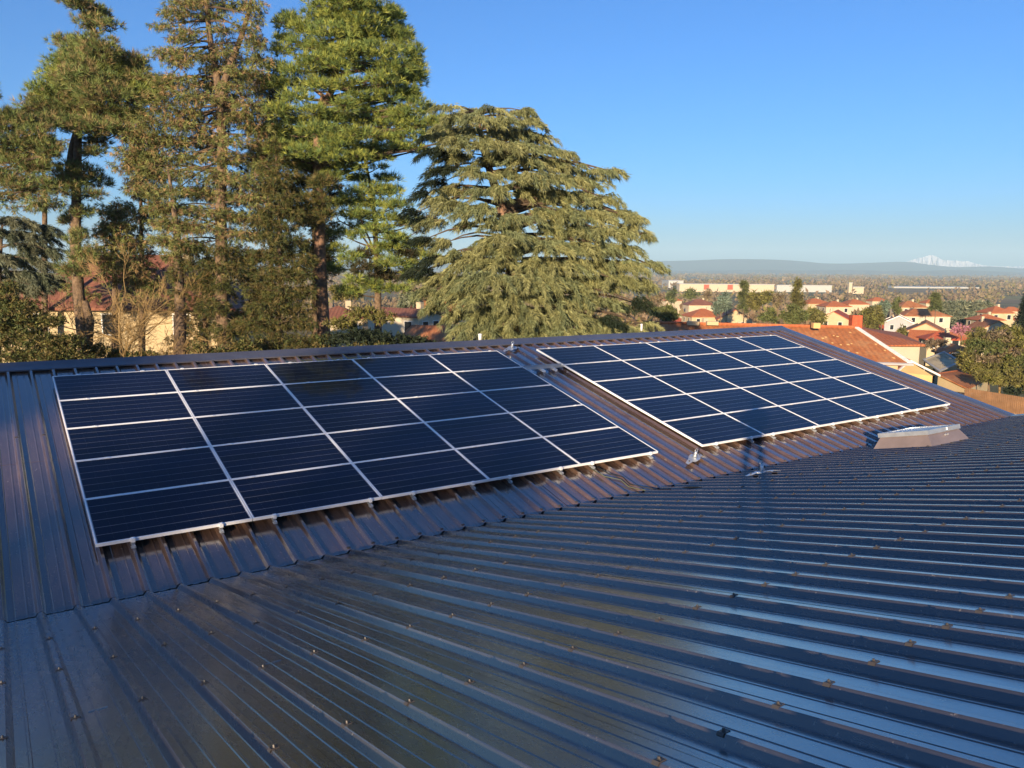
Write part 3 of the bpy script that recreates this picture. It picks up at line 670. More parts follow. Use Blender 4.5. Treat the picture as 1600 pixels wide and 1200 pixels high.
conifer('pine_tree', 'tall full green pine with a pale scaly trunk left of the cedar', 36,
        [(508, 560), (505, 500), (501, 430), (499, 350), (496, 270), (497, 200), (503, 168), (518, 142), (526, 105), (532, 50), (540, -10), (545, -70)],
        [(535, -60, 44, 14), (575, -35, 40, 13), (505, -30, 36, 12), (510, 5, 34, 11), (550, 2, 34, 11), (580, 12, 28, 10), (500, 28, 28, 11), (535, 28, 34, 11), (570, 34, 28, 11), (606, 28, 24, 12), (452, 36, 22, 10), (475, 45, 22, 9), (520, 52, 34, 11), (560, 58, 30, 11), (598, 52, 30, 12), (626, 54, 18, 14), (448, 62, 16, 6), (472, 70, 26, 8), (508, 78, 30, 10), (548, 82, 32, 11), (590, 80, 32, 11), (628, 80, 24, 12), (650, 85, 12, 14), (490, 96, 30, 9), (530, 102, 26, 9), (575, 104, 30, 10), (615, 106, 30, 10), (648, 108, 20, 11), (470, 112, 26, 9), (505, 118, 24, 8), (600, 124, 26, 8), (640, 128, 24, 9), (655, 118, 12, 8), (455, 132, 26, 9), (620, 142, 30, 8), (500, 134, 26, 8), (462, 152, 26, 9), (600, 152, 26, 8), (640, 148, 18, 7), (545, 130, 20, 9), (560, 150, 18, 8), (540, 165, 18, 10), (570, 172, 24, 8), (650, 160, 16, 5), (520, 185, 30, 10), (560, 190, 28, 9), (600, 180, 20, 8), (636, 176, 26, 9), (668, 172, 14, 9), (492, 176, 26, 9), (470, 190, 24, 9), (610, 196, 26, 9), (645, 195, 26, 9), (674, 195, 16, 10), (560, 210, 30, 9), (600, 216, 28, 8), (635, 214, 26, 8), (668, 212, 16, 7), (500, 205, 30, 10), (470, 215, 28, 11), (530, 225, 26, 10), (580, 232, 24, 7), (625, 230, 22, 6), (480, 240, 32, 11), (520, 245, 22, 8), (455, 255, 24, 10), (490, 262, 26, 10), (600, 245, 16, 5), (440, 80, 18, 9), (436, 105, 20, 9), (430, 130, 20, 9), (440, 175, 24, 10), (432, 205, 24, 10), (440, 232, 26, 10), (545, 262, 26, 8), (560, 245, 26, 8), (520, 275, 22, 9), (655, 235, 24, 6), (690, 190, 16, 8), (690, 222, 16, 6),
         (470, 285, 24, 11, 'yew'), (505, 285, 20, 11, 'yew'), (455, 305, 26, 11, 'yew'), (490, 315, 24, 12, 'yew'), (510, 335, 16, 9, 'yew'), (450, 330, 26, 11, 'yew'), (480, 345, 20, 10, 'yew')],  # dark ivy mass; yew tones also paint the crown's shaded side
        'pine', 'pine', M['barkred'], .34, extra_trunks=[[(500, 172, .17), (505, 150, .12), (492, 140, .08)], [(522, 120, .12), (560, 110, .08), (590, 108, .05)]], dens=1.1, fat=1.08)
conifer('pine_tree', 'slender dark pine between the tall green pine and the cedar', 37,
        [(590, 560), (591, 500), (590, 440), (588, 390), (584, 330), (578, 285), (570, 250), (564, 222)],
        [(562, 240, 22, 7), (590, 262, 14, 5), (580, 295, 30, 8), (555, 304, 26, 8), (605, 300, 24, 9), (540, 318, 26, 7), (585, 320, 34, 10), (620, 322, 24, 9), (560, 335, 30, 9), (605, 342, 30, 9), (640, 348, 22, 8), (655, 360, 14, 6, 'deep'), (668, 345, 18, 6, 'deep'), (660, 380, 20, 6, 'deep'), (590, 360, 26, 9), (560, 368, 14, 8), (618, 372, 22, 9), (600, 388, 26, 9), (632, 398, 26, 9, 'deep'), (575, 398, 26, 10, 'deep'), (548, 404, 22, 9), (608, 412, 28, 9), (645, 412, 20, 7), (570, 420, 28, 10, 'deep'), (605, 432, 30, 10, 'deep'), (640, 424, 16, 6), (585, 448, 20, 9), (555, 438, 18, 8), (530, 365, 20, 7), (525, 390, 20, 8), (520, 420, 22, 9), (545, 455, 24, 9), (620, 452, 24, 8), (650, 440, 20, 6), (640, 385, 22, 7), (670, 400, 16, 5), (560, 280, 20, 6), (610, 280, 18, 6)],
        'pine', 'pine', M['bark'], .22, extra_trunks=[[(588, 400, .05), (560, 360, .04), (530, 345, .025), (522, 330, .015)], [(586, 395, .05), (565, 345, .035), (545, 320, .02)]], dens=1.05)
conifer('cedar_tree', 'broad grey-green cedar with drooping tiers and a flat top', 33,
        [(800, 575), (802, 500), (800, 420), (790, 350), (776, 300), (764, 262), (752, 225), (748, 180)],
        [(742, 172, 30, 4), (770, 171, 26, 4), (800, 176, 22, 4), (715, 183, 24, 5), (750, 186, 34, 6), (790, 188, 30, 6), (825, 190, 22, 6), (700, 200, 22, 6), (735, 203, 34, 7), (775, 206, 34, 7), (815, 208, 28, 7), (842, 214, 18, 5), (720, 220, 34, 7), (760, 224, 36, 7), (800, 228, 32, 7), (840, 232, 30, 6), (875, 238, 14, 3), (695, 238, 28, 6, 'dark'), (725, 245, 30, 7), (770, 246, 32, 8), (815, 250, 36, 8), (855, 254, 30, 7), (890, 262, 28, 5), (925, 268, 24, 4), (950, 266, 14, 3), (745, 268, 28, 8), (790, 272, 36, 8), (830, 276, 40, 8), (875, 278, 36, 7), (915, 284, 32, 6), (725, 296, 28, 9), (765, 298, 36, 8), (810, 300, 38, 8), (855, 304, 38, 9), (900, 306, 34, 8), (940, 308, 24, 7), (715, 322, 30, 8), (755, 326, 36, 9), (835, 330, 34, 9), (880, 332, 38, 9), (920, 334, 34, 9), (958, 332, 26, 8), (985, 340, 12, 5),
         (735, 350, 18, 7), (790, 352, 24, 8), (850, 354, 36, 9), (895, 358, 38, 9), (940, 360, 34, 9), (978, 356, 22, 8), (1004, 366, 10, 5), (760, 392, 34, 8), (800, 386, 36, 8), (845, 382, 36, 9), (890, 384, 36, 9), (930, 386, 32, 9), (970, 388, 28, 8), (740, 412, 34, 9), (785, 410, 40, 9), (830, 408, 40, 9), (875, 410, 40, 9), (920, 412, 38, 9), (962, 412, 32, 9), (1000, 412, 22, 6), (1022, 416, 8, 3), (700, 432, 34, 9), (740, 436, 38, 10), (785, 434, 40, 10), (830, 436, 40, 10), (875, 438, 40, 10), (920, 438, 36, 10), (960, 436, 30, 10), (995, 440, 20, 8),
         (680, 452, 28, 9), (715, 458, 36, 10), (760, 460, 40, 11), (805, 462, 40, 11), (850, 464, 38, 11), (895, 466, 34, 11), (935, 468, 28, 11), (965, 478, 16, 9, 'dark'), (990, 470, 14, 10, 'dark'), (690, 478, 24, 9), (735, 486, 32, 11), (775, 488, 36, 12), (820, 490, 36, 12), (865, 492, 34, 12), (905, 492, 30, 11), (945, 500, 24, 9, 'dark'), (740, 512, 28, 11), (780, 514, 34, 12), (825, 516, 36, 12), (870, 516, 34, 11), (910, 514, 30, 10), (950, 516, 28, 8), (985, 514, 26, 7), (1008, 508, 18, 6), (760, 540, 40, 12), (830, 540, 40, 12), (900, 538, 40, 10), (960, 536, 34, 8), (1000, 530, 24, 6), (680, 212, 22, 6, 'dark'), (705, 262, 22, 7, 'dark'), (690, 285, 22, 6, 'dark'), (668, 302, 20, 6, 'dark'), (700, 312, 20, 6), (655, 330, 20, 5, 'dark'), (690, 345, 22, 6), (668, 372, 20, 5, 'dark'), (700, 378, 22, 7), (690, 402, 26, 7, 'dark'), (668, 420, 24, 6, 'dark'), (715, 395, 22, 7), (700, 168, 14, 4), (815, 172, 16, 4), (795, 368, 26, 8), (815, 372, 26, 9), (770, 345, 24, 8), (780, 375, 24, 8), (805, 340, 24, 8)],  # dark clumps at the right paint the crown's shaded hollow
        'cedar', 'cedar', M['barkred'], .42, dens=1.25, back=.25, reach=.5, fat=1.05)
conifer('yew_tree', 'dark dense yew beside the pale trunk of the green pine', 34,
        [(435, 575), (435, 500), (437, 420), (436, 330), (430, 215)],
        [(428, 225, 16, 9), (440, 245, 20, 10), (420, 262, 20, 10), (448, 272, 22, 10), (428, 288, 26, 11), (410, 305, 22, 10), (446, 308, 24, 11), (425, 328, 28, 11), (455, 335, 24, 11), (408, 345, 22, 10), (440, 355, 24, 11), (425, 375, 28, 12), (460, 378, 24, 12), (410, 400, 28, 12), (445, 405, 34, 13), (478, 408, 16, 13), (420, 428, 36, 13), (460, 432, 32, 13), (405, 452, 34, 13), (445, 456, 38, 14), (482, 455, 16, 14), (415, 480, 38, 14), (458, 482, 34, 14), (400, 505, 34, 14), (440, 508, 40, 14), (480, 505, 18, 14), (420, 532, 42, 14), (465, 534, 34, 14), (395, 545, 30, 10)],
        'yew', 'spruce', M['bark'], .2, dens=1.2)
for (lab, d, cl, kd) in (
        ('dark evergreen shrub filling the lower left corner in front of the villa', 31, [(10, 470, 30, 14), (35, 480, 34, 14), (0, 500, 40, 16), (45, 505, 40, 16), (80, 500, 22, 10), (20, 530, 50, 16), (70, 532, 40, 14), (105, 535, 26, 12), (40, 556, 60, 12), (95, 556, 30, 10), (5, 448, 22, 9)], 'yew'),
        ('rounded dark shrub under the slender pine', 34, [(530, 505, 24, 10, 'olive'), (565, 490, 28, 12, 'olive'), (600, 496, 22, 10, 'olive'), (525, 530, 30, 10, 'dark'), (560, 525, 34, 11, 'dark'), (600, 530, 34, 11, 'dark'), (640, 535, 30, 10, 'dark'), (580, 545, 44, 10, 'yew'), (665, 540, 22, 8, 'dark'), (505, 535, 18, 12, 'yew')], 'yew'),
        ('low mixed hedge in front of the villa wall', 33, [(385, 540, 26, 12), (360, 548, 26, 10), (330, 552, 24, 8), (310, 545, 16, 8), (230, 556, 26, 7), (180, 556, 26, 8), (150, 545, 20, 10)], 'yew')):
    mid = cl[len(cl) // 2]
    conifer('shrub', lab, d, [(mid[0], 580), (mid[0], 540), (mid[0], mid[1])], cl, kd, 'bush', M['bark'], .08, cat='shrub', dens=1.0, limb=False)

# bare deciduous trees in front of the villa
def bare_tree(label, d, px, top, spread, seed, r0=.11, lev=5, lean=0.0, nb=9):
    rg = np.random.default_rng(seed); base = at(px, 560, d); gzz = float(ground(base[0], base[1]))
    root = empty('bare_tree', (base[0], base[1], gzz), label, 'tree', 'bare trees before the villa')
    T = MB(); Bq = MB(); topz = at(px, top, d)[2]; h = topz - gzz
    p0 = np.array([base[0], base[1], gzz - .1]); p1 = np.array([base[0] + lean * .4, base[1], gzz + h * .42]); p2 = np.array([base[0] + lean, base[1], gzz + h * .62])
    T.tube([p0, p1, p2], [r0, r0 * .8, r0 * .6], 7); T.build('trunk', M['twig'], root, True)
    def grow(p, dr, L, r, l):
        if l == 0 or L < .12: return
        e1 = p + dr * L * .5 + rg.normal(0, L * .06, 3); e2 = e1 + unit(dr + rg.normal(0, .22, 3)) * L * .5
        Bq.tube([p, e1, e2], [r, r * .8, r * .6], 4 if l > 2 else 3)
        for _ in range(3 if l > 1 else 3):
            t = rg.uniform(.35, 1); q = p + (e1 - p) * min(1, t * 2) if t < .5 else e1 + (e2 - e1) * (t * 2 - 1)
            nd = unit(dr + rg.normal(0, .55, 3) + np.array([0, 0, .12])); grow(q, nd, L * rg.uniform(.5, .75), max(.008, r * .5), l - 1)
        grow(e2, unit(dr + rg.normal(0, .3, 3)), L * .7, max(.008, r * .55), l - 1)
    for i in range(nb):
        t = .3 + .7 * i / (nb - 1); p = p0 + (p2 - p0) * t; a = rg.uniform(0, 6.28)
        grow(p, unit(np.array([math.cos(a), math.sin(a) * .8, rg.uniform(.15, .9)])), spread * rg.uniform(.35, .6), r0 * .42, lev)
    Bq.build('limbs', M['twig'], root)
bare_tree('bare golden-twigged tree in front of the villa roof', 33, 190, 345, 3.9, 4, .10, 5, 0, 15)
bare_tree('bare sinuous tree before the middle of the villa wall', 32, 222, 455, 2.2, 9, .08, 4, .2)
bare_tree('thin bare tree rising beside the dark trunk before the villa', 31, 305, 470, 1.8, 14, .05, 4, -.1)
bare_tree('thin bare saplings at the left part of the villa wall', 33, 95, 440, 2.4, 21, .05, 4)
bare_tree('bare tangled tree right of the dark trunk before the villa', 32.5, 330, 440, 2.3, 31, .07, 4, .3)
bare_tree('bare golden tree leaning left over the villa eave', 34, 130, 400, 2.6, 41, .07, 5, -.5)

# ------------------------------------------------------------------ houses
def house(label, px, py, d, yaw, L, Wd, hw, pitch, wall, roof, hip=False, chim=True, name='house', win=2, group=None, over=.35, trim=False, py_is='ridge', shut=False):
    """py = photo height of the ridge centre. Ridge runs along local X, yaw in degrees from the photo's right"""
    rise = Wd / 2 * math.tan(rad(pitch)); top = at(px, py, d)
    cx, cy, zr = top; eave = zr - rise; floor = eave - hw
    g = min(float(ground(cx, cy)), floor) - .6
    root = empty(name, (cx, cy, g), label, 'house' if name == 'house' else name.replace('_', ' '), group)
    a = rad(yaw); ux = np.array([math.cos(a), math.sin(a), 0]); uy = np.array([-math.sin(a), math.cos(a), 0]); C = np.array([cx, cy, 0])
    def P(x, y, z): return C + ux * x + uy * y + np.array([0, 0, z])
    w = MB(); l2, w2 = L / 2, Wd / 2
    base = [P(-l2, -w2, g), P(l2, -w2, g), P(l2, w2, g), P(-l2, w2, g)]; tp = [P(-l2, -w2, eave), P(l2, -w2, eave), P(l2, w2, eave), P(-l2, w2, eave)]
    if hip: w.add(base + tp, [(0, 1, 5, 4), (1, 2, 6, 5), (2, 3, 7, 6), (3, 0, 4, 7)])
    else: w.add(base + tp + [P(-l2, 0, zr - .02), P(l2, 0, zr - .02)], [(0, 1, 5, 4), (1, 2, 6, 9, 5), (2, 3, 7, 6), (3, 0, 4, 8, 7)])
    w.build('wall', wall, root)
    dz = over * math.tan(rad(pitch)); ex = l2 + (over if hip else over * .8); ey = w2 + over; rx = max(.1, l2 - w2) if hip else ex; th = .14
    R0 = [P(-ex, -ey, eave - dz), P(ex, -ey, eave - dz), P(ex, ey, eave - dz), P(-ex, ey, eave - dz), P(-rx, 0, zr + .03), P(rx, 0, zr + .03)]
    R1 = [p + np.array([0, 0, th]) for p in R0]
    rf = MB().add(R0 + R1, [(6, 7, 11, 10), (8, 9, 10, 11), (7, 8, 11), (9, 6, 10), (1, 0, 4, 5), (3, 2, 5, 4), (0, 1, 7, 6), (1, 2, 8, 7), (2, 3, 9, 8), (3, 0, 6, 9)]) if hip else \
        MB().add(R0 + R1, [(6, 7, 11, 10), (8, 9, 10, 11), (1, 0, 4, 5), (3, 2, 5, 4), (0, 1, 7, 6), (2, 3, 9, 8), (1, 5, 11, 7), (5, 2, 8, 11), (3, 4, 10, 9), (4, 0, 6, 10)])
    ro = rf.build('roof', roof, root)
    if chim:
        x = l2 * .35; y = w2 * .25; zc = zr - abs(y) * math.tan(rad(pitch))
        MB().frame_box(P(x, y, zc - .4), ux * .6, uy * .5, (0, 0, 1.35)).build('chimney', M['cream2'], ro)
    if trim and not hip:
        for sx in (-1, 1):
            for sy in (-1, 1):
                MB().frame_box(P(sx * (ex + .005) - .03, sy * ey, eave - dz + th * .2), ux * .06, P(0, 0, zr + .03) - P(0, sy * ey, eave - dz), (0, 0, th + .12)).build('verge_trim', M['trim'], root)
    if win:
        sgn = -1
        for fx in np.linspace(-l2 * .6, l2 * .6, win):
            wz = eave - min(hw - .4, 1.9)
            wi = MB().frame_box(P(fx - .55, -w2 - .03, wz), ux * 1.1, uy * .05, (0, 0, 1.35)).build('window', M['trim'], root)
            MB().frame_box(P(fx - .47, -w2 - .045, wz + .08), ux * .94, uy * .03, (0, 0, 1.19)).build('pane', M['glass'], wi)
            if shut:
                for o in (-1.08, .58): MB().frame_box(P(fx + o, -w2 - .06, wz), ux * .5, uy * .05, (0, 0, 1.35)).build('shutter', M['shutter'], wi)
        for sx in (-1, 1):
            for fy in (-w2 * .45, w2 * .45):
                wz = eave - min(hw - .4, 1.7); x = sx * (l2 + .03) - (.05 if sx > 0 else 0)
                wi = MB().frame_box(P(x, fy - .45, wz), ux * .05, uy * .9, (0, 0, 1.25)).build('window', M['trim'], root)
                MB().frame_box(P(x + sx * .012, fy - .38, wz + .07), ux * .05, uy * .76, (0, 0, 1.11)).build('pane', M['glass'], wi)
    return root
# the villa behind the conifers
house('large cream villa with a red hipped roof behind the conifers at the left', 216, 402, 52, 4, 14.0, 9.5, 5.2, 31, M['cream'], M['tile3'], hip=True, name='house', win=3, shut=False, over=.6)
# middle ground seen between the trunks
for lab, px, py, d, yw, L, Wd, hw, pi, wl, rf, hp in (
        ('small house with a rusty roof seen between the pines and the cedar', 690, 472, 95, 10, 9, 6.5, 2.8, 24, 'cream', 'tile', False),
        ('house with an orange roof low at the foot of the cedar', 695, 512, 70, -20, 6, 6, 2.5, 20, 'cream', 'tile2', False),
        ('low shed with a pale grey edge behind the slender pine', 632, 484, 80, -35, 7, 3.5, 2.2, 16, 'white', 'tile3', False),
        ('pinkish tiled roof just right of the pale pine trunk', 528, 480, 88, 15, 5, 5, 2.6, 22, 'cream2', 'tile3', True),
        ('house with a worn orange roof between the trunks', 655, 505, 84, 5, 6, 5, 2.6, 22, 'cream2', 'tile2', False),
        # the town on the right
        ('cream gabled house end-on beyond the orange roofs', 1147, 483, 205, 78, 12, 8.5, 3.2, 30, 'cream', 'tile', False),
        ('low house with an orange roof left of the end-on gable', 1098, 483, 215, 8, 9, 8, 2.4, 24, 'cream', 'tile', True),
        ('brown-roofed house behind the low orange-roofed one', 1092, 468, 290, 5, 10, 8, 3.0, 24, 'cream2', 'tile3', True),
        ('cream gabled house with a bright red roof left of the round olive tree', 1306, 486, 175, 62, 9, 6.5, 3.6, 27, 'cream', 'red', False),
        ('low orange-roofed house above the bright red roof', 1303, 471, 250, 3, 8, 7, 2.3, 22, 'cream2', 'tile', True),
        ('small orange roof peeping out right of the tall olive conifer', 1273, 467, 300, 10, 9, 7, 2.8, 24, 'cream', 'tile', True),
        ('pale house with an orange roof far right of that peeping roof', 1335, 468, 300, 5, 8, 7, 2.6, 24, 'cream2', 'tile', True),
        ('hip-roofed house between the two blue-green trees', 1420, 471, 230, 0, 7.5, 6.5, 2.4, 24, 'cream2', 'tile2', True),
        ('long low orange roof behind the large gabled house', 1440, 483, 215, -5, 12, 8, 2.2, 22, 'white', 'tile2', True),
        ('grey-gabled house with a red roof behind the large cream house', 1404, 493.5, 190, 65, 9, 6.0, 3.4, 26, 'grey', 'tile', False),
        ('large cream gabled house with a long orange roof and a pale chimney', 1447, 503, 165, 62, 12, 8.4, 4.2, 27, 'cream', 'tile2', False),
        ('small building with a vivid red roof below the large cream house', 1470, 521, 120, -8, 5.0, 3.6, 1.8, 22, 'cream', 'red', True),
        ('small orange hip roof near the right edge', 1556, 479, 210, 3, 6, 6, 2.6, 26, 'cream', 'tile', True),
        ('gabled house half hidden by the bushy tree at the right', 1548, 500, 150, 80, 7, 5.0, 3.0, 30, 'cream2', 'tile2', False),
        ('tiny orange roof just above the gable at the right', 1540, 492, 185, 0, 6, 5, 2.2, 22, 'cream', 'tile', True),
        ('little cream-walled roof above the grey canopy', 1494, 541, 78, 80, 3.5, 2.6, 1.5, 26, 'cream', 'tile2', False),
        ('orange-roofed cottage above the left end of the long roof', 1092, 507, 95, 12, 5, 4.2, 1.6, 24, 'cream', 'tile', False)):
    house(lab, px, py, d, yw, L, Wd, hw, pi, M[wl], M[rf], hip=hp, group='houses of the town', win=2 if d < 260 else 0, trim=(wl == 'grey'))
for (px, py, d, w, where) in ((1370, 465, 340, 7, 'behind the round blue-green tree'), (1455, 468, 330, 7, 'above the long low roof'), (1532, 478, 330, 7, 'above the small orange hip roof'), (1580, 480, 300, 7, 'at the right edge below the plain'), (1570, 493, 240, 6, 'at the right edge beside the dark conifer'), (1048, 464, 400, 9, 'beside the cedar outline')):
    house(f'tiny far terracotta roof {where}', px, py, d, RNG.uniform(-25, 25), w, w * .75, 1.6, 26, M['cream2'], M['tile'], hip=True, chim=False, win=0, group='far roofs of the town')

# the long orange roofs just beyond the gable
def long_roof():
    Pm = at(1335, 512, 62); El = at(1418, 567, 56.5); d2 = (H - Pm[2]) * F / (504 - 419.5); P2 = at(1005, 504, d2); P2[2] = Pm[2]; v = El - Pm; E2 = P2 + v
    root = empty('long_house', (float(Pm[0]), float(Pm[1]), H - 9.5), 'long house with a mottled orange tile roof right behind the steel verge', 'house')
    th = np.array([0, 0, -.22]); n = (Pm - P2); back = np.array([-v[0], -v[1], v[2]])
    MB().prism([P2, Pm, El, E2], th).build('roof_slope', M['tile2'], root)
    MB().prism([Pm - (0, 0, .01), P2 - (0, 0, .01), P2 + back - (0, 0, .01), Pm + back - (0, 0, .01)], th).build('roof_slope', M['tile2'], root)
    e = unit(n) * .32
    MB().prism([Pm, Pm + e, El + e, El], np.array([0, 0, .07])).build('verge_trim', M['trim'], root)
    MB().prism([El + e, El + e + v * .03, E2 + v * .03, E2], np.array([0, 0, -.12])).build('gutter', M['grey'], root)
    rt = unit(n)
    for i in range(46):                                               # ridge tiles
        a = P2 + n * (i / 46); MB().tube([a + (0, 0, .03), a + n / 46 * 1.04 + (0, 0, .04)], [.15, .14], 6).build('ridge_tile', M['tile'], root)
    w0, w1 = El - v * .06 - e * 1.2, E2 - v * .06
    MB().prism([w0 + th, w1 + th, w1 + back * .8 + th, w0 + back * .8 + th], np.array([0, 0, -6.0])).build('wall', M['cream'], root)
    MB().prism([Pm - e * 1.2 - (0, 0, .3), w0 + th, w0 + th + back * 1.8 * np.array([1, 1, 0])], -e * .5).build('gable_wall', M['cream'], root)
    # loose pale tiles and lichen patches lying on the slope
    for i in range(34):
        a, b = RNG.uniform(.55, .98), RNG.uniform(.1, .95); c = P2 + n * a + v * b + (0, 0, .01); s = RNG.uniform(.08, .2)
        MB().prism([c, c + unit(n) * s, c + unit(n) * s + unit(v) * s * .8, c + unit(v) * s * .8], (0, 0, .03)).build('pale_tile', M['ochre'], root)
    # chimney block
    c = at(1331, 513, 63); MB().frame_box(c, unit(n) * .75, (0, .7, 0), (0, 0, 1.05)).build('chimney', M['red'], root)
    c = at(1271, 513, 61); MB().frame_box(c, unit(n) * .5, (0, .5, 0), (0, 0, .42)).build('chimney', M['ochre'], root)
    for i, (qx) in enumerate((1075, 1105)):
        c = at(qx, 508, 64); MB().frame_box(c, unit(n) * .9, (0, .5, 0), (0, 0, .30)).build('roof_vent', M['cream'], root)
long_roof()
def hip_end():
    top = at(1336, 510, 73.5); er = at(1446, 538, 69); elft = at(1340, 542, 67); elft[2] = er[2]
    root = empty('annex_house', (float(er[0]), float(er[1]), H - 10), 'white-walled annex under a smooth red-orange roof behind the mottled one', 'house')
    e = er - elft; inward = top - (er + elft) / 2; bk = np.array([inward[0] * 2 * .2, 14.0, 0]); t2 = top + (-6, 2, 0)
    Bk_r = er + np.array([4.0, 13, 0]); 
    MB().add([elft, er, top, t2, Bk_r, elft + (-6, 0, 0), elft + (-6, 0, -.2), er - (0, 0, .2), Bk_r - (0, 0, .2)], [(0, 1, 2), (5, 0, 2, 3), (1, 4, 2), (6, 7, 1, 0, 5), (7, 8, 4, 1)]).build('roof', M['tile'], root)
    a, b = elft + e * .02 - (0, -.4, .15), er - e * .045 - (0, -.4, .15)
    MB().prism([a, b, b + (2.5, 9, 0), a + (0, 9, 0)], (0, 0, -5)).build('wall', M['white'], root)
    MB().tube([a + e * .30 + (0, -.1, -1.2), a + e * .30 + (0, -.1, -.4)], [.05, .05], 6).build('downpipe', M['grey'], root)
long_house_annex = hip_end()
def near_gable():
    ap = at(1421, 562, 64)
    root = empty('garage', (float(ap[0]), float(ap[1]), H - 9), 'ochre gable end with white verges close behind the steel roof', 'garage')
    r = at(1467, 585, 62.5); l = ap + (ap - r) * np.array([1, -1, 0]); l[2] = r[2] + .3
    lo = r - (.35, 0, 0) + (0, 0, -.02)
    MB().add([ap - (0, 0, .12), l - (0, 0, .12), l - (0, 0, 3.5), r - (.5, 0, 3.5), r - (.5, 0, .12)], [(0, 1, 2, 3, 4)]).build('gable_wall', M['ochre'], root)
    MB().prism([ap, r, r - (0, 0, .16), ap - (0, 0, .16)], (.02, -.22, 0)).build('verge_trim', M['trim'], root)
    MB().prism([ap, l, l - (0, 0, .16), ap - (0, 0, .16)], (-.02, -.22, 0)).build('verge_trim', M['trim'], root)
    bk = np.array([1.2, 7, 0])
    MB().prism([ap, r, r + bk, ap + bk], (0, 0, .05)).build('roof_slope', M['tile2'], root)
    MB().prism([l, ap, ap + bk, l + bk], (0, 0, .05)).build('roof_slope', M['tile2'], root)
    MB().add([r - (.5, 0, .1), r - (.5, 0, 3.5), r - (.5, 0, 3.5) + bk, r - (.5, 0, .1) + bk], [(0, 1, 2, 3)]).build('side_wall', M['cream'], root)
near_gable()
def lean_to():
    A, B, C, D = at(1464, 586, 63), at(1517, 578, 71), at(1548, 592, 66), at(1512, 609, 60)
    root = empty('outbuilding', (float(A[0]), float(A[1]), H - 9), 'cream outbuilding with a shallow rusty tile roof beside the timber fence', 'outbuilding')
    MB().prism([A, D, C, B], (0, 0, .10)).build('roof', M['tile2'], root)
    i = np.array([.15, .1, 0])
    MB().prism([A + i, D + i, C - i, B - i], (0, 0, -4)).build('wall', M['cream'], root)
    MB().tube([A + (0, 0, .1), B + (0, 0, .1)], [.09, .09], 6).build('ridge_tile', M['tile'], root)
lean_to()
def canopy():
    A, B, C, D = at(1441, 563, 72), at(1475, 550, 76), at(1503, 566, 73), at(1468, 582, 67)
    root = empty('canopy', (float(A[0]), float(A[1]), H - 9), 'grey-framed canopy with a stained beige cover beyond the ochre gable', 'canopy')
    ctr = (A + B + C + D) / 4
    q = [ctr + (p - ctr) * .86 for p in (A, B, C, D)]
    MB().prism(q, (0, 0, .04)).build('cover', plain('stained_canvas', (.45, .38, .24), .8, 0, .5, .9), root)
    P = [A, B, C, D]
    for i in range(4):
        MB().prism([P[i], P[(i + 1) % 4], q[(i + 1) % 4], q[i]], (0, 0, .10)).build('frame_rail', M['metalroof'], root)
        MB().tube([q[i], q[i] - (0, 0, 3.4)], [.06, .06], 6).build('post', M['grey'], root)
canopy()
def fence():
    a, b = at(1508, 606, 57), at(1640, 627, 53); t = at(1508, 633, 57)[2]
    root = empty('timber_fence', (float(a[0]), float(a[1]), H - 9), 'brown vertical-board timber fence at the right edge', 'fence')
    n = 44; v = (b - a) / n; hgt = a[2] - t
    for i in range(n):
        p = a + v * i; h = hgt + RNG.uniform(-.02, .02)
        MB().frame_box(p - (0, RNG.uniform(0, .015), h), v * .90, (0, .025, 0), (0, 0, h)).build('board', M['wood'], root)
    for z in (.2, .75): MB().frame_box(a - (0, -.03, hgt * z), b - a, (0, .05, 0), (0, 0, .08)).build('rail', M['wood'], root)
    r2_ = empty('garden_wall', (float(a[0]), float(a[1]), H - 9), 'cream rendered garden wall below the timber fence', 'wall')
    c0 = a - (0, .25, hgt + .02); MB().frame_box(c0 - (0, 0, 4), b - a, (0, .18, 0), (0, 0, 4)).build('render', M['cream'], r2_)
    MB().frame_box(c0 - (0, .03, 0), b - a, (0, .24, 0), (0, 0, .05)).build('coping', M['cream2'], r2_)
fence()

# the far warehouse and sheds
def warehouse(label, x0, x1, ytop, ybot, d, wall, accents=(), deep=60):
    a, b = at(x0, ytop, d), at(x1, ytop, d); z1 = a[2]; z0 = at(x0, ybot, d)[2] - 3; b[2] = z1
    root = empty('warehouse', (float(a[0]), float(a[1]), z0), label, 'warehouse')
    MB().frame_box((a[0], a[1], z0), (b[0] - a[0], b[1] - a[1], 0), (0, deep, 0), (0, 0, z1 - z0)).build('wall', wall, root)
    MB().frame_box((a[0] - .5, a[1] - .5, z1), (b[0] - a[0] + 1, 0, 0), (0, deep + 1, 0), (0, 0, .8)).build('roof', M['metalroof'], root)
    for ax in accents:
        p = at(ax, ytop, d); w = 8 * d / F; MB().frame_box((p[0] - w / 2, a[1] - 1, z0 + (z1 - z0) * .35), (w, 0, 0), (0, 1, 0), (0, 0, (z1 - z0) * .62)).build('dock_panel', M['red'], root)
    return root
warehouse('long pale warehouse with two red panels on the plain', 1062, 1210, 444, 453, 1150, M['cream2'], (1104, 1141), 20)
warehouse('low grey shed right of the pale warehouse', 1214, 1300, 446, 454, 1180, M['metalroof'], (), 20)
warehouse('white shed at the left end of the pale warehouse', 1045, 1068, 439, 447, 1300, M['metalroof'])
warehouse('long thin pale greenhouse strip across the plain', 1396, 1530, 448.5, 451, 1500, M['metalroof'])
warehouse('tiny cream tower block on the plain', 1327, 1332, 442.5, 455, 900, M['cream2'], (), 4)
warehouse('lower cream block beside the cream flats', 1333, 1350, 449, 455, 900, M['cream2'], (), 8)

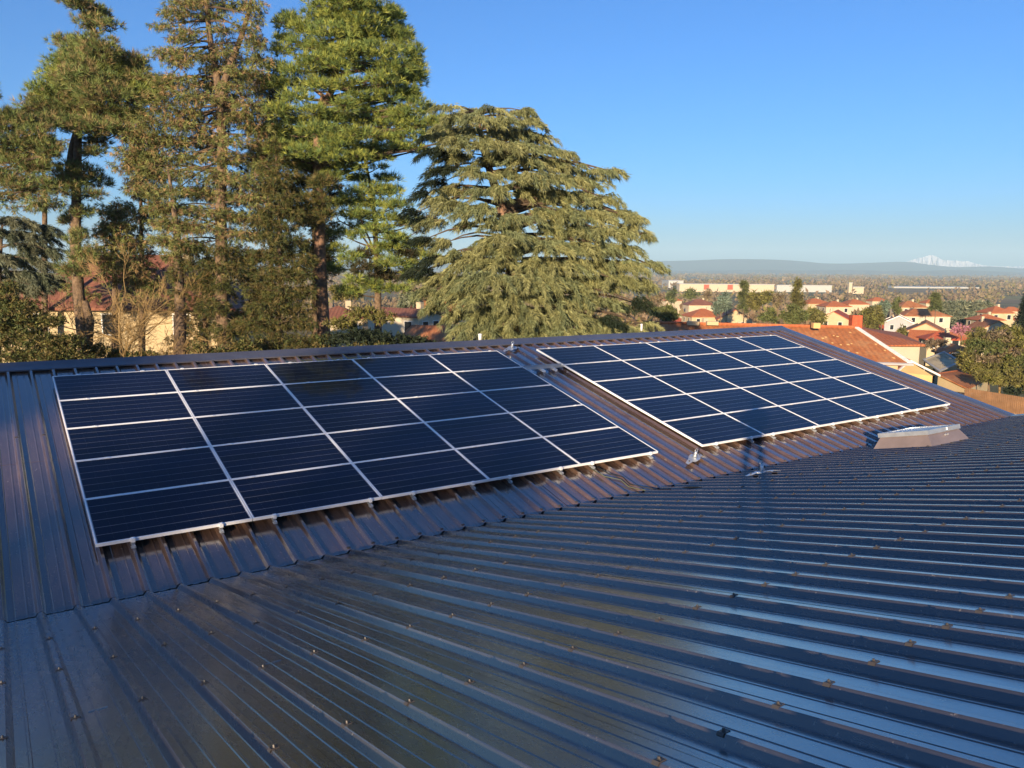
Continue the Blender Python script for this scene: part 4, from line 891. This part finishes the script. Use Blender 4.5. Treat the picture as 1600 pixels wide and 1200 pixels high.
# ------------------------------------------------------------------ town trees
def town_tree(label, kind, style, px, py, d, rx, ry, dens=1.0, name='broadleaf_tree', tall=False, n=None, group='trees of the town'):
    cl = []
    k = n or max(5, int(rx * ry / 40))
    for _ in range(k):
        if tall:
            t = RNG.uniform(0, 1); w = rx * (1 - t) * .75 + 1.2; cl.append((px + RNG.uniform(-w, w), py + ry - 2 * ry * t, max(2.2, rx * .38 * (1.15 - t)), max(1.8, ry * .14)))
        else:
            p = ball(1, .2)[0]; cl.append((px + p[0] * rx * .72, py + p[2] * ry * .72, rx * .40, ry * .38))
    conifer(name, label, d, [(px, py + ry * 1.3), (px, py + ry * .4), (px, py - ry * (.95 if tall else .2))], cl, kind, style, M['bark'], max(.12, rx * d / F * .06), dens=dens, group=group, limb=True, back=.3)
for a in (
        ('yellow-green shrub overhanging the timber fence', 'olive', 'bush', 1545, 590, 59, 28, 14, 1.4),
        ('dark conifer cut by the right edge of the view', 'dark', 'spruce', 1628, 530, 130, 40, 84, 1.2),
        ('blue-green cedar mass behind the pink tree', 'greycedar', 'bush', 1495, 490, 235, 34, 22, 1.4),
        ('right half of the blue-green trees below the plain', 'greycedar', 'bush', 1532, 484, 245, 22, 16, 1.4),
        ('pink flowering tree behind the vivid red roof', 'pink', 'bush', 1502, 515, 112, 16, 12, 1.1),
        ('round blue-green tree left of the hip-roofed house', 'blue', 'bush', 1378, 480, 170, 18, 15, 1.6),
        ('leafy olive tree below the round blue-green one', 'olive', 'bush', 1362, 498, 135, 22, 20, 1.3),
        ('small fresh green tree right of the round blue-green one', 'green', 'bush', 1400, 478, 190, 8, 11, 1.4),
        ('bright green shrub at the lower left of the town', 'green', 'bush', 1040, 490, 90, 28, 14, 1.3),
        ('dark green conifer left of the pale gable', 'blue', 'bush', 1126, 478, 170, 18, 16, 1.4),
        ('tree in front of the warehouse, far left', 'green', 'bush', 1048, 461, 330, 12, 12, 1.3),
        ('second green tree in front of the warehouse', 'green', 'bush', 1082, 460, 330, 12, 10, 1.3),
        ('bare brown tree beside the warehouse trees', 'bare', 'bush', 1104, 462, 300, 10, 9, 1.1),
        ('broad olive tree below the warehouse', 'olive', 'bush', 1188, 472, 160, 24, 18, 1.3),
        ('light green shrub at the end of the orange roofs', 'green', 'bush', 1200, 494, 120, 16, 12, 1.4),
        ('bare twiggy tree between the two conifers', 'bare', 'bush', 1215, 468, 170, 14, 16, 1.1),
        ('wide olive tree right of the tall conifer', 'olive', 'bush', 1272, 494, 130, 24, 14, 1.3),
        ('dense green shrub below the tall conifer', 'green', 'bush', 1238, 492, 125, 22, 16, 1.4),
        ('small shrub before the large cream house', 'olive', 'bush', 1408, 522, 120, 8, 10, 1.2),
        ('bare reddish tree left of the bright green shrub', 'bare', 'bush', 1022, 470, 180, 14, 14, 1.0),
        ('red-brown shrub beside the grey canopy', 'brush', 'bush', 1494, 558, 84, 12, 7, 1.2),
        ('grey bare hedge behind the annex roof', 'brush', 'bush', 1462, 537, 75, 24, 9, 1.2),
        ('bare tree right of the slender pine before the plain', 'bare', 'bush', 655, 462, 110, 30, 16, .9),
        ('yellow-lit thicket between the pale trunk and the slender pine', 'olive', 'bush', 540, 458, 90, 26, 14, 1.2),
        ('hazy bush left of the cedar foot', 'greycedar', 'bush', 640, 470, 85, 22, 14, 1.1)):
    town_tree(*a)
for a in (
        ('tall olive conifer standing over the town', 'olive', 'spruce', 1246, 470, 150, 16, 32, 1.3),
        ('dark pointed conifer below the warehouse', 'green', 'spruce', 1162, 464, 190, 11, 22, 1.4),
        ('slim pointed conifer beside the dark one', 'blue', 'spruce', 1135, 470, 190, 7, 14, 1.3),
        ('dark pointed conifer left of the blue-green cedar', 'green', 'spruce', 1462, 470, 200, 7, 11, 1.3)):
    town_tree(*a, name='conifer_tree', tall=True, n=26)

MARKS_ = 0
MARKS = [(1040, 'near the cedar outline'), (1100, 'near the low orange-roofed house'), (1150, 'near the end-on cream gable'), (1200, 'below the grey shed'), (1250, 'around the tall olive conifer'), (1305, 'near the bright red roof'), (1365, 'near the round blue-green tree'), (1415, 'near the hip-roofed house'), (1460, 'above the large cream house'), (1500, 'near the blue-green cedar mass'), (1545, 'near the small orange hip roof'), (1600, 'at the right edge')]
HT = []
for i in range(20):
    px = 1030 + 560 * ((i * .618034 + .31) % 1); d = 150 + 260 * ((i * .7548) % 1); g0 = at(px, 500, d); g0[2] = float(ground(g0[0], g0[1])) + 4.2; HT.append((px, proj(g0)[1], d))
SIDE = ['low orange-roofed bungalow', 'small tiled cottage', 'squat house under a terracotta hip', 'little rust-roofed house']
seen = {}
for i, (px, py, d) in enumerate(HT):
    mk = min(MARKS, key=lambda m: abs(m[0] - px))[1]; k = (SIDE[i % 4], mk); seen[k] = seen.get(k, 0) + 1
    house(f'{SIDE[i % 4]} {mk}' + (' further back' if seen[k] > 1 else ''), px, py, d, RNG.uniform(-35, 35), RNG.uniform(8, 12), RNG.uniform(6.5, 8.5), 1.9, 25, M['cream' if i % 3 else 'cream2'], M[['tile', 'tile2', 'tile', 'red'][i % 4]], hip=bool(i % 2), chim=bool(i % 3), win=2 if d < 250 else 0, group='houses of the town')
GT = []
for i in range(40):
    px = 1022 + 578 * ((i * .618034) % 1); d = RNG.uniform(190, 420); sz = RNG.uniform(5, 12) * 260 / d
    g0 = at(px, 500, d); g0[2] = float(ground(g0[0], g0[1])); py = proj(g0)[1] - sz * .55
    kd, word = [('bare', 'bare brown'), ('olive', 'olive green'), ('brush', 'leafless reddish'), ('green', 'dull green')][i % 4]
    mk = min(MARKS, key=lambda m: abs(m[0] - px))[1]; GT.append((f'{"tiny far" if d > 300 else "small"} {word} garden tree {mk}', kd, px, py, d, sz))
for lab, kd, px, py, d, sz in GT:
    same = sorted(g[2] for g in GT if g[0] == lab)
    if len(same) > 1: lab = ('leftmost ' if px == same[0] else 'rightmost ' if px == same[-1] else 'middle ') + lab
    town_tree(lab, kd, 'bush', px, py, d, sz * 1.25, sz, 1.5, n=6, group='garden trees among the town houses')
conifer('broadleaf_tree', 'big olive bushy tree at the right above the timber fence', 66, [(1562, 640), (1562, 600), (1560, 560), (1556, 530)],
        [(1566, 516, 12, 7), (1585, 520, 18, 10), (1530, 522, 18, 10), (1555, 526, 24, 11, 'bare'), (1580, 532, 20, 11), (1602, 530, 18, 12), (1520, 538, 18, 10, 'green'), (1545, 542, 26, 11, 'green'), (1572, 546, 24, 11, 'brush'), (1598, 548, 20, 12), (1512, 554, 16, 9), (1535, 558, 26, 11, 'bare'), (1562, 562, 26, 11), (1590, 564, 24, 12, 'green'), (1515, 568, 16, 8), (1540, 574, 26, 10), (1568, 578, 26, 11), (1596, 582, 22, 12), (1580, 594, 26, 10), (1605, 600, 20, 12), (1555, 592, 24, 9), (1528, 582, 16, 7), (1590, 610, 24, 9, 'dark'), (1600, 585, 14, 12, 'dark')],
        'olive', 'bush', M['twig'], .16, dens=.85, back=.4)
# far woods and hedgerows as one mass
def woods():
    f = Foliage(); n = 8500
    d = np.exp(RNG.uniform(math.log(240), math.log(4800), n)); px = RNG.uniform(-250, 1850, n)
    keep = RNG.random(n) < np.where(d < 420, .35, 1); d, px = d[keep], px[keep]; n = len(d)
    fld = np.sin(px * .013 + d * .004) + np.sin(px * .031 - d * .0023 + 1.3) + RNG.normal(0, .25, len(d)); kf = (fld > -.85) | (d < 450); d, px = d[kf], px[kf]
    keep = ~((px > 1025) & (px < 1345) & (d > 860) & (d < 1190)) & ~((px > 1380) & (px < 1545) & (d > 1100) & (d < 1540)); d, px = d[keep], px[keep]; n = len(d)
    x = (px - 800) / F * d; g = ground(x, d)
    hgt = RNG.uniform(4, 9, n) * np.clip(d / 900, .6, 1.3); wid = hgt * RNG.uniform(.8, 2.2, n) * np.clip(d / 900, .7, 2.2)
    k = 11
    for i in range(k):
        P = np.stack([x + RNG.normal(0, .45, n) * wid, d + RNG.normal(0, .45, n) * wid, g + RNG.uniform(.1, .8, n) * hgt], 1)
        kinds = RNG.random(n); col = np.where((kinds < .62)[:, None], pal('brush', n), np.where((kinds < .88)[:, None], pal('bare', n), pal('olive', n))) * np.array([1.2, 1.12, .95])
        D = RNG.normal(0, 1, (n, 3)) + np.array([0, 0, .8])
        L = hgt * .55
        V, Fs, c = tufts(P, D, 1.0, .75, 4, .6, col, .08)
        ctr = np.repeat(P, 4 * 4, 0); V = ctr + (V - ctr) * np.repeat(L, 16)[:, None]
        f.add((V, Fs, c))
    tag(f.build('far_woods'), 'brown and olive far woods and hedgerows across the plain', 'woods', kind='stuff')
woods()

# ------------------------------------------------------------------ off-frame things whose shade falls on the roof
def shade_poplars():
    """unseen open-crowned poplars added far behind the viewer to throw thin shade on the left array"""
    h2 = np.array([.78, .62, 0]); pp = np.array([.62, -.78, 0])
    for i, (p0, lab) in enumerate(((-14.5, 'leftmost'), (-10.6, 'second'), (-6.9, 'third'), (-3.9, 'rightmost'))):
        o = -(52.0 + 2 * (i % 2)) * h2 + p0 * pp; b0 = RW((o[0], o[1], -9.5)); zt = 10.6 + .5 * (i % 2)
        root = empty('shade_poplar', tuple(b0), f'{lab} of four unseen open-crowned poplars added behind the viewer for shade', 'tree', 'unseen poplars added for shade')
        MB().tube([b0, b0 + (0, 0, 6), b0 + (.1, .1, 13), b0 + (0, 0, 9 + zt)], [.3, .22, .14, .04], 8).build('trunk', M['bark'], root, True)
        n = 330; t = RNG.random(n); rr = 2.35 * np.sin(np.pi * (.12 + .8 * t)) * np.sqrt(RNG.random(n)); a = RNG.uniform(0, 6.283, n)
        C = b0 + np.stack([rr * np.cos(a), rr * np.sin(a), 4 + t * (5.2 + zt)], 1)
        f = Foliage(); f.add(tufts(C, np.stack([np.cos(a), np.sin(a), 1.5 + 0 * a], 1), .62, .17, 10, .7, pal('olive', n), .2)); f.build('crown', root)
        Bq = MB()
        for k in range(0, n, 6): Bq.tube([b0 + (0, 0, max(3, C[k][2] - b0[2] - 2.0)), C[k]], [.04, .012], 4)
        Bq.build('limbs', M['bark'], root)['kind'] = 'stuff'
shade_poplars()
def photographer():
    zf = float(PA(0, 0, 0)[2]); foot = EYE + np.array([0, -.42, 0])
    loc = RR.T @ (foot - EYE); s = (VY - loc[1]) / CB; roofz = float(RW((loc[0], VY - s * CB, VZ + s * SB))[2]) + .04
    root = empty('person', (0, -.42, roofz), 'person in a dark jacket standing on the near slope taking the picture', 'person')
    b = roofz
    V = [(0, 0, b + .92), (0, -.02, b + 1.15), (0, -.02, b + 1.36), (0, 0, b + 1.50), (0, .03, b + 1.62), (0, .05, b + 1.76),
         (-.11, 0, b + .86), (-.13, .03, b + .48), (-.14, -.02, b + .09), (-.16, .12, b + .04), (.11, 0, b + .86), (.13, .03, b + .48), (.14, -.02, b + .09), (.16, .12, b + .04),
         (-.19, -.02, b + 1.40), (-.27, .06, b + 1.14), (-.12, .22, b + 1.13), (.19, -.02, b + 1.40), (.27, .06, b + 1.14), (.12, .22, b + 1.13)]
    Rr = [.15, .15, .16, .07, .085, .09, .10, .07, .05, .045, .10, .07, .05, .045, .075, .05, .036, .075, .05, .036]
    Ed = [(0, 1), (1, 2), (2, 3), (3, 4), (4, 5), (0, 6), (6, 7), (7, 8), (8, 9), (0, 10), (10, 11), (11, 12), (12, 13), (2, 14), (14, 15), (15, 16), (2, 17), (17, 18), (18, 19)]
    for sx in (-1, 1):
        w = 16 if sx < 0 else 19; p = V[w]; palm = len(V); V.append((p[0] - sx * -.02, p[1] + .06, p[2] + .02)); Rr.append(.026); Ed.append((w, palm))
        for q in range(5):
            a = len(V); o = (q - 2) * .018
            V.append((p[0] - sx * .02, p[1] + .09, p[2] + .02 + o)); Rr.append(.009); V.append((p[0] - sx * .055, p[1] + .10, p[2] + .02 + o * 1.1)); Rr.append(.008); Ed += [(palm, a), (a, a + 1)]
    V = [(x, y - .42, z) for x, y, z in V]
    me = bpy.data.meshes.new('body'); me.from_pydata([tuple(np.array(v) - np.array([0, -.42, roofz])) for v in V], Ed, []); me.materials.append(M['cloth'])
    o = bpy.data.objects.new('body', me); COL.objects.link(o); o.parent = root
    m = o.modifiers.new('skin', 'SKIN')
    for i, sv in enumerate(me.skin_vertices[0].data): sv.radius = (Rr[i], Rr[i]); sv.use_root = (i == 0)
    o.modifiers.new('sub', 'SUBSURF').render_levels = 2
photographer()

# ------------------------------------------------------------------ air
def haze(density):
    m = bpy.data.materials.new('air'); m.use_nodes = True; t = m.node_tree; t.nodes.clear()
    v = t.nodes.new('ShaderNodeVolumePrincipled'); v.inputs['Color'].default_value = (.56, .82, 1.0, 1); v.inputs['Density'].default_value = density; v.inputs['Anisotropy'].default_value = -.10
    o = t.nodes.new('ShaderNodeOutputMaterial'); t.links.new(v.outputs[0], o.inputs['Volume'])
    b = MB().frame_box((-13000, -9200, H - 140), (26000, 0, 0), (0, 22500, 0), (0, 0, 140 + 320))
    ob = b.build('haze', m); tag(ob, kind='stuff')
haze(1.3e-4)
